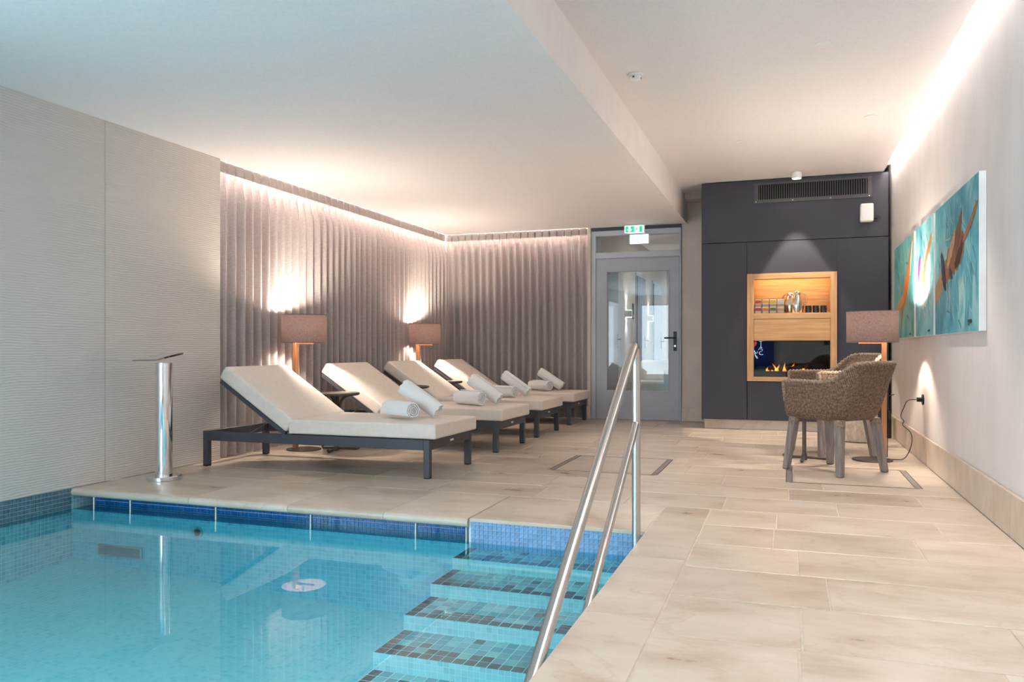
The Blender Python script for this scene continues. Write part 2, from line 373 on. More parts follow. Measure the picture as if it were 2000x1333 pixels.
# ceilings
bm = B(); bx(bm, -4.388, XBEAM-.001, YF-.1, 9.883, ZL, ZL+.12); bx(bm, -2.43, XBEAM-.001, 9.88, YB+.1, ZL, ZL+.12)
struct('ceiling', bm, M['plaster'], 'low white ceiling over the pool and loungers')
bm = B(); bx(bm, XBEAM-.1, XR-.075, YF-.1, YB+.1, ZH, ZH+.12)
struct('ceiling', bm, M['plaster'], 'high white ceiling over the fireplace side')
bm = B(); bx(bm, -4.7, -2.3, YF-.1, YB+.2, 2.57, 2.63); bx(bm, .9, 1.2, YF-.1, YB+.2, ZH+.1, ZH+.16)
struct('ceiling', bm, M['plaster'], 'recess above the light coves')
struct('trim_1', box(XBEAM-.06, XBEAM, YF-.1, YB-.001, ZL-.0005, ZH+.05), M['beam'], 'white side face of the step between the two ceilings')
struct('trim_2', box(XBEAM-.06, -.9, YB-.25, YB-.001, 2.70, ZH+.01), M['beam'], 'bulkhead above the wall beside the door')
# walls
bm = B(); bx(bm, -4.6, XL-.012, 1.6, 5.3, -.9, 2.6); bx(bm, -4.6, XL-.012, YF-.1, -2.5, -.9, 2.6); bx(bm, -4.6, XL-.012, -2.5, 1.6, -.9, .3); bx(bm, -4.6, XL-.012, -2.5, 1.6, 2.2, 2.6)
WL = struct('wall_left', bm, M['wallgrout'], 'pale ridged panel wall beside the pool')
bm = B()
for q in ((-2.5, -2.45, .3, 2.2), (1.55, 1.6, .3, 2.2), (-.48, -.42, .35, 2.15), (-2.45, 1.55, .3, .35), (-2.45, 1.55, 2.15, 2.2)): bx(bm, -4.5, -4.43, q[0], q[1], q[2], q[3])
w = struct('window_3', bm, M['doorframe'], 'wide unseen window added in the left wall for more daylight')  # window added out of view to bring in enough daylight
ob('pane', box(-4.47, -4.464, -2.45, -.48, .35, 2.15), M['glass'], w); ob('pane', box(-4.47, -4.464, -.42, 1.55, .35, 2.15), M['glass'], w)
edges = [1.6, 1.85, 3.0, 4.15, 5.3]
for a, b in zip(edges, edges[1:]):
    z0 = .003 if b <= 4.2 else .003
    ob('wall_panel', box(XL-.014, XL, a+.0015, b-.0015, z0, ZL+.1, .0015), M['ridge'], WL)
struct('wall_left', box(-4.7, -4.58, 5.2, YB+.2, -.1, 2.62), M['wallwarm'], 'wall hidden behind the long curtain')
bm = B()
bx(bm, -4.7, -2.39, YB+.03, YB+.15, -.1, 2.62); bx(bm, -2.43, -2.39, YB-.06, YB+.05, 0, 2.55); bx(bm, -2.39, -1.25, YB, YB+.12, 2.44, 2.9); bx(bm, -1.25, 1.2, YB, YB+.12, -.1, 2.9)
struct('wall_back', bm, M['wallwarm'], 'warm plaster back wall with the grey door')
WR = struct('wall_right', box(XR, XR+.15, YF-.1, YB+.2, -.1, 2.95), M['wallwhite'], 'rough white plaster wall with the paintings')
bbR = struct('baseboard_right', box(XR-.012, XR+.01, YF, 9.2, 0, .2), M['grout'], 'stone skirting along the right wall')
y = 9.18
while y > YF:
    e = max(y-1.21, YF); ob('skirting_stone', box(XR-.024, XR-.004, e+.0015, y-.0015, .0006, .211, .002), M['stone2'], bbR); y = e
bb = struct('baseboard_back', box(-1.245, -.93, YB-.014, YB+.01, 0, .15), M['grout'], 'stone skirting beside the door')
ob('skirting_stone', box(-1.25, -.915, YB-.025, YB-.006, 0.0006, .165, .002), M['stone2'], bb)
ob('skirting_stone', box(-2.44, -2.392, YB-.085, YB-.061, 0.0006, .165, .002), M['stone2'], bb)
# front wall behind the camera with its windows
bm = B()
for a, b in ((-4.7, -4.1), (-2.62, -2.5), (-1.3, 1.2)): bx(bm, a, b, YF-.12, YF, -.9, 2.95)
bx(bm, -4.7, 1.2, YF-.12, YF, -.9, .1); bx(bm, -4.7, -1.2, YF-.12, YF, 2.2, 2.95); bx(bm, -1.2, 1.2, YF-.12, YF, 2.4, 2.95)
struct('wall_front', bm, M['wallwarm'], 'wall with tall windows behind the camera')
for k, (a, b, z1) in enumerate(((-4.1, -2.62, 2.2), (-2.5, -1.3, 2.2))):
    bm = B(); f = .05
    for q in ((a, a+f, .1, z1), (b-f, b, .1, z1), (a+f, b-f, .1, .1+f), (a+f, b-f, z1-f, z1)): bx(bm, q[0], q[1], YF-.1, YF-.03, q[2], q[3])
    w = struct('window_%d' % (k+1), bm, M['doorframe'], 'tall window behind the camera')
    ob('pane', box(a+f, b-f, YF-.07, YF-.064, .1+f, z1-f), M['glass'], w)

# ------------------------------------------------------------------ pool
def pool_floor_z(x, y): return -.455-.045*(x+4.285)-.07*(3.9-y)
bm = B()
grid(bm, lambda i, j: Vector((XL-.02+(PX-XL+.05)*i/4, -2.9+6.82*j/4, pool_floor_z(XL+(PX-XL)*i/4, -2.9+6.8*j/4))), 5, 5)
struct('pool_floor', bm, M['mosB'], 'turquoise mosaic floor of the pool under water')
pw = struct('pool_wall_far', box(-4.5, -1.602, 3.9, 4.07, -1.2, -.137), M['mosF'], 'far mosaic wall of the pool')
struct('pool_wall_right', box(PX, PX+.12, -3.0, 3.95, -1.2, -.052), M['mosL'], 'right mosaic wall of the pool')
struct('pool_wall_near', box(-4.5, PX+.1, -3.1, -2.9, -1.2, 0), M['mosF'], 'near mosaic wall of the pool')
struct('pool_wall_left', box(XL-.02, XL-.004, -3.0, 4.2, -1.2, .0), M['mosL'], 'left mosaic wall of the pool')
pc = struct('pool_channel_wall', box(-4.5, -1.6, 4.068, 4.2, -.16, -.04), M['wallgrout'], 'blue mosaic wall of the overflow channel')
pse = struct('pool_wall_steps', box(-1.602, PX+.01, 3.904, 4.07, -1.2, -.0051), M['wallgrout'], 'light blue mosaic wall above the pool steps')
M['tileblue'] = mat('mosaic_deep_blue', srgb(28, 116, 188), srgb(14, 88, 162), rough=.15, scale=50, rnd=.25)
M['tileside'] = mat('mosaic_slate', srgb(104, 134, 146), srgb(84, 112, 126), rough=.2, scale=38, detail=1)
def tile_joined(name, u0, u1, v0, v1, p, place, material, parent, th=.004, g=.0022):
    bm = B(); nu = max(1, round((u1-u0)/p)); nv = max(1, round((v1-v0)/p)); pu = (u1-u0)/nu; pv = (v1-v0)/nv
    for i in range(nu):
        for j in range(nv):
            a, b, c, d = u0+i*pu+g/2, u0+(i+1)*pu-g/2, v0+j*pv+g/2, v0+(j+1)*pv-g/2
            t = th*random.uniform(.8, 1.1)
            lo = [bm.verts.new(place(*q)) for q in ((a, c, 0), (b, c, 0), (b, d, 0), (a, d, 0))]; k = .0012
            hi = [bm.verts.new(place(*q)) for q in ((a+k, c+k, t), (b-k, c+k, t), (b-k, d-k, t), (a+k, d-k, t))]
            bm.faces.new(hi)
            for q in range(4): bm.faces.new((lo[q], lo[(q+1) % 4], hi[(q+1) % 4], hi[q]))
    o = ob(name, bm, material, parent); o['kind'] = 'stuff'; return o
tile_joined('mosaic', -4.35, -1.61, -.135, -.05, .0258, lambda u, v, t: Vector((u, 4.068-t, v)), M['tileblue'], pc)
tile_joined('mosaic', .6, 3.885, -.155, .0, .0258, lambda u, v, t: Vector((XL-.004+t, u, v)), M['tileside'], bpy.data.objects['pool_wall_left'])
M['tilelight'] = mat('mosaic_light_blue', srgb(132, 176, 216), srgb(104, 152, 200), rough=.3, scale=60, rnd=.12, detail=2)
bm = B(); p = .0247
tl0 = box(-p/2+.0011, p/2-.0011, -.004, .001, -p/2+.0011, p/2-.0011, .001); tlo = ob('tile', tl0, M['tilelight'], pse)
first = True
for i in range(37):
    for j in range(7):
        o = tlo if first else inst(tlo, pse); first = False
        o.location = (-1.6+.0095+p*(i+.5), 3.904, -.008-p*(j+.5)); o.rotation_euler = (R(random.uniform(-.8, .8)), 0, R(random.uniform(-.8, .8)))
# steps
tcols = [srgb(88, 58, 72), srgb(104, 76, 88), srgb(78, 56, 74), srgb(112, 94, 106)]
lcols = [srgb(134, 160, 170), srgb(150, 176, 184), srgb(120, 150, 164), srgb(164, 188, 192), srgb(140, 150, 160)]
td = [mat('step_tile_dark_%d' % i, c, rough=.2, scale=30) for i, c in enumerate(tcols)]
tl = [mat('step_tile_light_%d' % i, c, rough=.2, scale=30) for i, c in enumerate(lcols)]
steps = [(3.68, 3.9, -.157), (3.42, 3.68, -.214), (3.145, 3.42, -.274), (2.872, 3.145, -.34), (2.60, 2.872, -.41), (2.33, 2.6, -.485)]
tile_me = {}
pit = .935/19
for k, (y0, y1, z) in enumerate(steps):
    st = struct('pool_step', box(-1.6, PX, y0, 3.9 if k < 1 else steps[k-1][0]+.0, -1.1, z-.0008), M['mosR'], ['pool step just under the water surface', 'second pool step from the deck', 'third pool step from the deck', 'fourth pool step from the deck', 'fifth pool step from the deck', 'lowest pool step'][k])
    nr = 4 if k == 0 else 5; dp = (y1-y0)/nr
    for i in range(19):
        for j in range(nr):
            dark = (j == 0) or (i == 0) or (j == 1 and random.random() < (.35 if k < 3 else .6))
            if j > 0 and random.random() < .07: dark = not dark
            mt = random.choice(td if dark else tl)
            key = (mt.name, round(dp, 4))
            if key not in tile_me:
                o = ob('tile', box(-pit/2+.0022, pit/2-.0022, -dp/2+.0026, dp/2-.0026, -.003, .0012, .0008), mt, st); tile_me[key] = o.data
            else:
                o = bpy.data.objects.new('tile', tile_me[key]); COL.objects.link(o); o.parent = st
            o.location = (-1.6+pit*(i+.5), y0+dp*(j+.5), z-.0008)
# water
bm = B(); grid(bm, lambda i, j: Vector((XL+.002+(PX-XL-.004)*i/3, (-2.9, 1, 3.898)[j], WZ)), 4, 3)
struct('water', bm, M['water'], 'still turquoise water filling the pool')
bm = B(); bx(bm, XL+.002, -1.61, 3.898, 4.06, -.1365, WZ)
struct('water', bm, M['water'], 'water lying in the overflow channel')
# pins carrying the coping
for k, x in enumerate((-4.206, -3.909, -3.254, -2.591, -1.924, -1.624)):
    o = ob('coping_support_pin', tube(B(), [(x, 3.925, -.137), (x, 3.925, -.05)], .009, 12), M['steel'], None, 40)
    setp(o, ['steel pin under the coping nearest the left wall', 'second steel pin under the coping from the left wall', 'third steel pin under the coping from the left wall', 'fourth steel pin under the coping from the left wall', 'steel pin under the coping second from the pool steps', 'steel pin under the coping next to the pool steps'][k], 'support pin', 'steel pins under the pool coping')
g = thing('pool_grille', 'flat grey rectangular suction grille in the far pool wall under water', 'grille', (-3.965, 3.9, -.375))
ob('cover', box(-.175, .175, -.012, 0, -.036, .036, .004), M['steel'], g)
ob('recess', box(-.165, .165, -.0128, -.011, -.028, .028), mat('grille_grey', srgb(120, 132, 138), rough=.5), g)
g = thing('pool_nozzle', 'small round dark inlet nozzle in the far pool wall', 'nozzle', (-3.361, 3.9, -.209))
ob('ring', cyl(B(), (0, 0, 0), (0, -.012, 0), .034), M['steel'], g, 40); ob('eye', cyl(B(), (0, -.011, 0), (0, -.016, 0), .02), M['blackmatt'], g, 40)

# handrail
hr = thing('pool_handrail', 'brushed steel handrail running down over the pool steps', 'handrail', (-.695, 3.82, -.16))
def hp(y, z): return (0, y-3.82, z+.16)
sl = (.809-.093)/(3.59-2.41)
top = [hp(2.13, .093-sl*(2.41-2.13))]+[hp(2.41+k*.2, .093+sl*.2*k) for k in range(6)]+[hp(3.66, .852), hp(3.72, .89), hp(3.765, .908), hp(3.80, .902), hp(3.818, .87), hp(3.82, .82)]
ob('top_rail', tube(B(), top, .0212, 20), M['steel'], hr, 50)
ob('post', tube(B(), [hp(3.82, .83), hp(3.82, .3), hp(3.82, -.16)], .0212, 20), M['steel'], hr, 50)
ob('lower_rail', tube(B(), [hp(3.82, .54), hp(2.9, -.018), hp(2.74, -.115)], .0175, 20), M['steel'], hr, 50)
for yy, zz in ((2.16, -.05),): ob('wall_fixing', tube(B(), [hp(2.2, -.05), (.03, 2.2-3.82, .11)], .012, 12), M['steel'], hr, 50)

# water spout
sp = thing('water_spout', 'chrome pillar water spout with a wide flat blade at the pool edge', 'water spout', (-4.05, 4.36, 0))
ob('base', lathe(B(), [(.112, 0), (.115, .003), (.115, .026), (.112, .03), (.06, .031)], 48), M['chrome'], sp, 30)
ob('pillar', lathe(B(), [(.055, .03), (.055, .80)], 40), M['chrome'], sp, 30)
bm = B(); n = 14
def blade(i, j, dz):
    t = i/(n-1); yy = .1-.55*t; zz = .868+.004-.045*min(1, t/.5)**1.0 if t < .5 else .827-.0*t
    w = (.075+.02*t) if t < .35 else (.082+.09*(t-.35)/.65)
    return Vector(((-w, w)[j], yy, zz+dz))
a = grid(bm, lambda i, j: blade(i, j, 0), n, 2); b = grid(bm, lambda i, j: blade(i, j, -.014+.008*(i/(n-1))), n, 2)
for i in range(n-1):
    for j in (0, 1): bm.faces.new((a[i][j], a[i+1][j], b[i+1][j], b[i][j]))
for i in (0, n-1): bm.faces.new((a[i][0], a[i][1], b[i][1], b[i][0]))
ob('blade', bm, M['chrome'], sp, 30)

# ------------------------------------------------------------------ light coves
o = ob('led_strip', box(XR-.055, XR-.02, YF, 9.1, ZH+.06, ZH+.07), M['led'], None); setp(o, 'glowing white light strip in the slot along the right wall', 'light strip')
o = ob('led_strip', box(-4.545, -4.53, 5.34, 9.9, 2.515, 2.53), M['ledw'], None); setp(o, 'light strip in the ceiling slot behind the long curtain', 'light strip')
o = ob('led_strip', box(-4.5, -2.5, 9.955, 9.97, 2.515, 2.53), M['ledw'], None); setp(o, 'light strip in the ceiling slot behind the curtain beside the door', 'light strip')

# ------------------------------------------------------------------ curtains
def curtain(name, label, L, pl, place):
    """L length, pl pleat pitch, place(s, depth, z) -> point"""
    npl = round(L/pl); cols = 20; n = npl*cols+1
    rnd = [(random.uniform(.75, 1.15), random.uniform(-.18, .18), random.uniform(-.008, .008)) for _ in range(npl+2)]
    zt, zh, zb = 2.4385, 2.352, .012
    def depth(s, z):
        q = s/L*npl; k = min(int(q), npl); f = q-k
        a, ph, dz = rnd[k]; a2, ph2, _ = rnd[k+1]
        amp = (a*(1-f)+a2*f)
        pin = math.exp(-((min(f, 1-f))/.055)**2)
        low = max(0, min(1, (zh+.02-z)/.26)); low = low*low*(3-2*low)
        low2 = max(0, min(1, (1.6-z)/1.6))
        wave = math.cos(2*math.pi*(f+(.12*low2*(ph*(1-f)+ph2*f))))
        sharp = math.copysign(abs(wave)**.7, wave)
        return -.045*pin*(1-low)*amp + low*(-.047*sharp*amp) + .004*low*math.sin(3.1*q*.37)
    th = thing(name, label, 'curtain', place(L/2, 0, 0), 0, 'linen curtains')
    org = Vector(place(L/2, 0, 0))
    zs = [zh, zh-.03, zh-.07, zh-.12, zh-.18, zh-.25, zh-.45, zh-.8, 1.1, .7, .35, zb]
    bm = B(); grid(bm, lambda i, j: Vector(place(L*i/(n-1), depth(L*i/(n-1), zs[j]), zs[j]))-org, n, len(zs))
    ob('fabric', bm, M['curtain'], th, 60)
    bm = B(); zz = [zt, zh+.04, zh]
    grid(bm, lambda i, j: Vector(place(L*i/(n-1), depth(L*i/(n-1), zh)+.002, zz[j]))-org, n, 3)
    grid(bm, lambda i, j: Vector(place(L*i/(n-1), depth(L*i/(n-1), zh)-.003, zz[j]))-org, n, 3)
    ob('heading_band', bm, M['heading'], th, 60)
    ob('rail', box(*(lambda a, b: (min(a[0], b[0])-.008, max(a[0], b[0])+.008, min(a[1], b[1])-.008, max(a[1], b[1])+.008))(Vector(place(0.02, -.02, 0))-org, Vector(place(L-.02, -.02, 0))-org), 2.441, 2.455), M['white'], th)
    return th
curtain('curtain', 'long pleated grey linen curtain behind the loungers on the left', 4.55, .114, lambda s, d, z: (-4.395+d, 5.32+s, z))
curtain('curtain', 'pleated grey linen curtain on the back wall beside the door', 1.975, .1, lambda s, d, z: (-4.412+s, 9.89-d, z))

# ------------------------------------------------------------------ loungers
def cushion(bm, L, Wd, T, bev=.018, bulge=.008, mtx=Matrix()):
    nx, ny = 16, 8
    sub = B(); bmesh.ops.create_cube(sub, size=1, matrix=Matrix.Diagonal((L, Wd, T, 1)))
    es = list(sub.edges); bmesh.ops.bevel(sub, geom=es, offset=bev, segments=4, profile=.6, affect='EDGES')
    bmesh.ops.subdivide_edges(sub, edges=[e for e in sub.edges if e.calc_length() > .2], cuts=9, use_grid_fill=True)
    for v in sub.verts:
        u = 1-(2*v.co.x/L)**2; w = 1-(2*v.co.y/Wd)**2
        if v.co.z > 0: v.co.z += bulge*max(0, u)*max(0, w)
    bmesh.ops.transform(sub, matrix=mtx, verts=sub.verts)
    me = bpy.data.meshes.new('tmp'); sub.to_mesh(me); bm.from_mesh(me); bpy.data.meshes.remove(me); sub.free()
    return bm
def make_lounger():
    t = thing('sun_lounger', 'x', 'sun lounger', group='loungers in a row before the curtains')
    hw = .385; x0, x1 = -.95, .955; z0, z1 = .197, .268
    bm = B()
    for s in (-1, 1): bx(bm, x0+.045, x1-.045, s*hw-(.03 if s > 0 else 0), s*hw+(.03 if s < 0 else 0), z0, z1, .002)
    for xx in (x0, x1-.03): bx(bm, xx, xx+.03, -hw+.045, hw-.045, z0, z1, .002)
    for xx in (-.2, .3): bx(bm, xx, xx+.03, -hw+.03, hw-.03, z0+.02, z1-.012)
    ob('frame', bm, M['frame'], t)
    for xx in (x0, x1-.045):
        for yy in (-hw, hw-.045):
            l = ob('leg', box(xx, xx+.045, yy, yy+.045, .008, z1+.0008, .003), M['frame'], t)
            ob('foot_pad', box(xx+.002, xx+.043, yy+.002, yy+.043, 0, .0085), M['foot'], l)
    ob('deck', box(-.17, x1-.03, -hw+.031, hw-.031, z1-.02, z1+.004), M['foot'], t)
    T = .103; L = 1.185; zc = z1+.005+T/2
    c = ob('seat_cushion', cushion(B(), L, .765, T, mtx=Matrix.Translation((-.185+L/2, 0, zc))), M['cushion'], t, 50)
    bm = B(); zz = zc+T/2-.012; a, b = -.185+.004, -.185+L-.004; w = .379
    tube(bm, [(a, -w, zz), (b-.012, -w, zz), (b, -w+.012, zz), (b, w-.012, zz), (b-.012, w, zz), (a, w, zz)], .0035, 6)
    ob('piping', bm, M['cushion'], c)
    ang = R(33.5)
    mt = Matrix.Translation((-.215, 0, z1+.012)) @ Matrix.Rotation(ang, 4, 'Y') @ Matrix.Rotation(math.pi, 4, 'Z')
    bm = B(); bx(bm, 0, .69, -hw+.015, -hw+.045, -.03, 0, .002, 1, mt); bx(bm, 0, .69, hw-.045, hw-.015, -.03, 0, .002, 1, mt); bx(bm, .66, .69, -hw+.045, hw-.045, -.03, 0, .002, 1, mt); bx(bm, .01, .68, -hw+.046, hw-.046, -.008, -.002, 0, 1, mt)
    ob('backrest_frame', bm, M['frame'], t)
    Lb = .72
    c = ob('back_cushion', cushion(B(), Lb, .765, .112, .03, .01, mt @ Matrix.Translation((Lb/2-.02+.015, 0, .058))), M['cushion'], t, 50)
    bm = B(); w = .379; zz = .102
    tube(bm, [tuple(mt @ Vector(q)) for q in ((.03, -w, zz), (Lb-.05, -w, zz), (Lb-.02, -w+.03, zz), (Lb-.02, w-.03, zz), (Lb-.05, w, zz), (.03, w, zz))], .0035, 6)
    ob('piping', bm, M['cushion'], c)
    for s in (-1, 1):
        pz = mt @ Vector((.34, s*(hw-.1), -.02))
        ob('strut', tube(B(), [(-.64, s*(hw-.1), .235), tuple(pz)], .005, 8), M['steel'], t, 50)
    ob('tag', box(x1-.0005, x1+.003, -.03, .03, .225, .24), M['white'], t, label='small pale metal tag')
    return t
ll = ['cream cushioned sun lounger nearest the pool, in front of the other three', 'cream cushioned sun lounger second from the pool', 'cream cushioned sun lounger third from the pool, behind two others', 'cream cushioned sun lounger farthest from the pool, against the back curtain']
L0 = make_lounger(); LY = [5.345, 6.79, 8.015, 9.37]
for i, y in enumerate(LY):
    o = L0 if i == 0 else copy_tree(L0)
    o.location = ((-3.285, -3.32, -3.335, -3.36)[i], y, 0); o['label'] = ll[i]

# rolled towels
def make_towel(r=.066, L=.34):
    t = thing('rolled_towel', 'x', 'towel', group='white rolled towels on the loungers')
    bm = B(); turns = 3.6; n = 130; th = .0085
    def rad(k): return .008+(r-.008)*k/(n-1)
    outer = []; 
    for k in range(n):
        a = 2*math.pi*turns*k/(n-1); rr = rad(k); outer.append((rr*math.cos(a), rr*math.sin(a)))
    inner = []
    for k in range(n):
        a = 2*math.pi*turns*k/(n-1); rr = max(.002, rad(k)-th); inner.append((rr*math.cos(a), rr*math.sin(a)))
    prof = outer+inner[::-1]
    rows = []
    for x, sc_ in ((-L/2, .93), (-L/2+.01, .985), (-L/2+.03, 1), (0, 1.015), (L/2-.03, 1), (L/2-.01, .985), (L/2, .93)):
        rows.append([bm.verts.new((x+.004*math.sin(7*math.atan2(b, a)), a*sc_, b*sc_)) for a, b in prof])
    m = len(prof)
    for A, C in zip(rows, rows[1:]):
        for k in range(m): bm.faces.new((A[k], A[(k+1) % m], C[(k+1) % m], C[k]))
    for A in (rows[0], rows[-1]):
        for k in range(n-1): bm.faces.new((A[k], A[k+1], A[m-2-k], A[m-1-k]))
    ob('roll', bm, M['towel'], t, 60)
    ob('core', cyl(B(), (-L/2+.02, 0, 0), (L/2-.02, 0, 0), .05, 20), M['towel'], t, 60)
    bm = B(); tube(bm, [(-L/2+.02, r*.99*math.cos(.0), .0+.004), (L/2-.02, r*.99, .004)], .005, 8); ob('hem', bm, M['towel'], t, 60)
    return t
T0 = make_towel(); first = True
seatz = .268+.005+.103
tl_flat = 'white towel roll lying flat on the '; tl_lean = 'white towel roll leaning over another roll on the '
lw = ['lounger nearest the pool', 'lounger second from the pool', 'lounger third from the pool', 'lounger farthest from the pool']
pos = [(-2.70, 5.25), (-2.75, 6.72), (-2.86, 7.93), (-2.87, 9.28)]
for i, (x, y) in enumerate(pos):
    o = T0 if first else copy_tree(T0); first = False
    o.location = (x, y, seatz+.076); o.rotation_euler = (R(70*i), 0, R((-30, -27, -22, -30)[i])); o['label'] = tl_flat+lw[i]
    o = copy_tree(T0)
    o.location = (x+.09, y+.16, seatz+.15); o.rotation_euler = (R(40+50*i), R(33), R((4, 0, -3, 3)[i])); o['label'] = tl_lean+lw[i]

# ------------------------------------------------------------------ side tables
def make_table(rt=.2, rf=1.0):
    t = thing('side_table', 'x', 'table', group='small round metal side tables')
    ob('table_top', lathe(B(), [(.0, .488), (rt-.015, .488), (rt-.003, .494), (rt, .503), (rt-.004, .512), (rt-.015, .512), (rt-.02, .506), (.0, .506)], 48), M['darksteel'], t, 40)
    for k in range(3):
        bm = B(); a = 2*math.pi*k/3+.4; c, s = math.cos(a), math.sin(a)
        tube(bm, smooth_line([(.02*c, .02*s, .024), (.09*c, .09*s, .018), (.15*c, .15*s, .014), (.185*c, .185*s, .012), (.20*c, .20*s, .03)]), .0115, 10); ob('foot', bm, M['darksteel'], t, 50)
        bm = B(); tube(bm, smooth_line([(.016*c, .016*s, .34), (.03*c, .03*s, .42), (.06*c, .06*s, .47), (.11*c, .11*s, .489)]), .012, 10); ob('branch', bm, M['darksteel'], t, 50)
    ob('stem', lathe(B(), [(.022, .004), (.024, .03), (.016, .06), (.015, .40), (.02, .43), (.02, .489)], 20), M['darksteel'], t, 40)
    return t
TB = make_table()
for k, (x, y, lab) in enumerate(((-3.75, 6.08, 'small round bronze side table between the first and second loungers from the pool'), (-3.7, 7.41, 'small round bronze side table between the second and third loungers from the pool'), (-3.86, 8.68, 'small round bronze side table between the two loungers at the back'))):
    o = TB if k == 0 else copy_tree(TB); o.location = (x, y, 0); o.rotation_euler = (0, 0, (.3, 1.1, .2)[k]); o['label'] = lab
o = make_table(.13, .8); o.location = (.12, 6.8, 0); o['label'] = 'small round side table between the two wicker armchairs'

# ------------------------------------------------------------------ floor lamps
def make_lamp(label, loc, rz, power, cord=False):
    """local +x points from the post to the shade"""
    t = thing('floor_lamp', label, 'floor lamp', loc, rz, 'floor lamps with drum shades')
    ob('base', lathe(B(), [(.15, 0), (.152, .002), (.152, .009), (.15, .011), (.0, .011)], 48), M['darksteel'], t, 30)
    ob('post', box(-.105, -.07, -.0225, .0225, .011, .99, .002), M['lampwood'], t)
    ob('arm', box(-.0705, .1, -.015, .015, .938, .953, .002), M['lampwood'], t)
    bm = B(); n = 56; r = .193; z0, z1 = .95, 1.196
    prof = [(r-.002, z0), (r, z0), (r, z1), (r-.002, z1)]
    grid(bm, lambda i, j: Vector((r*math.cos(2*math.pi*i/n), r*math.sin(2*math.pi*i/n), z0+(z1-z0)*j/3)), n, 4, True)
    s = ob('shade', bm, M['shade'], t, 60)
    for z in (z0, z1):
        bm = B(); grid(bm, lambda i, j: Vector(((r+.0015*math.cos(math.pi*j/2))*math.cos(2*math.pi*i/n), (r+.0015*math.cos(math.pi*j/2))*math.sin(2*math.pi*i/n), z+.0025*math.sin(math.pi*j/2))), n, 5, True); ob('rim', bm, M['darksteel'], s, 60)
    bm = B()
    for k in range(3):
        a = 2*math.pi*k/3; tube(bm, [(.02*math.cos(a), .02*math.sin(a), .985), (r*math.cos(a), r*math.sin(a), .97)], .002, 6)
    ob('spider', bm, M['steel'], s)
    ob('socket', lathe(B(), [(.018, .953), (.018, 1.0)], 16), M['white'], t, 40)
    ob('bulb', lathe(B(), [(.012, 1.0), (.022, 1.02), (.03, 1.05), (.026, 1.075), (.012, 1.09)], 20), M['bulb'], t, 60)
    ld = bpy.data.lights.new('lamp_light', 'POINT'); ld.energy = power; ld.color = (1, .87, .72); ld.shadow_soft_size = .04
    lo = bpy.data.objects.new('lamp_light', ld); COL.objects.link(lo); lo.parent = t; lo.location = (0, 0, 1.12)
    return t
make_lamp('floor lamp with mauve drum shade and oak post behind the lounger nearest the pool', (-4.065, 6.05, 0), 0, 38)
make_lamp('floor lamp with mauve drum shade before the far end of the long curtain', (-4.14, 8.68, 0), 0, 38)
LR = make_lamp('floor lamp with mauve drum shade behind the wicker armchairs', (.636, 6.98, 0), math.pi, 34)
ob('cord', tube(B(), smooth_line([(-.11, 0, .03), (-.115, 0, .3), (-.112, -.01, .5), (-.115, 0, .8)]), .003, 6), M['black'], LR)
ob('cord_switch', box(-.13, -.112, -.012, .012, .33, .4, .006, 2), M['black'], LR)

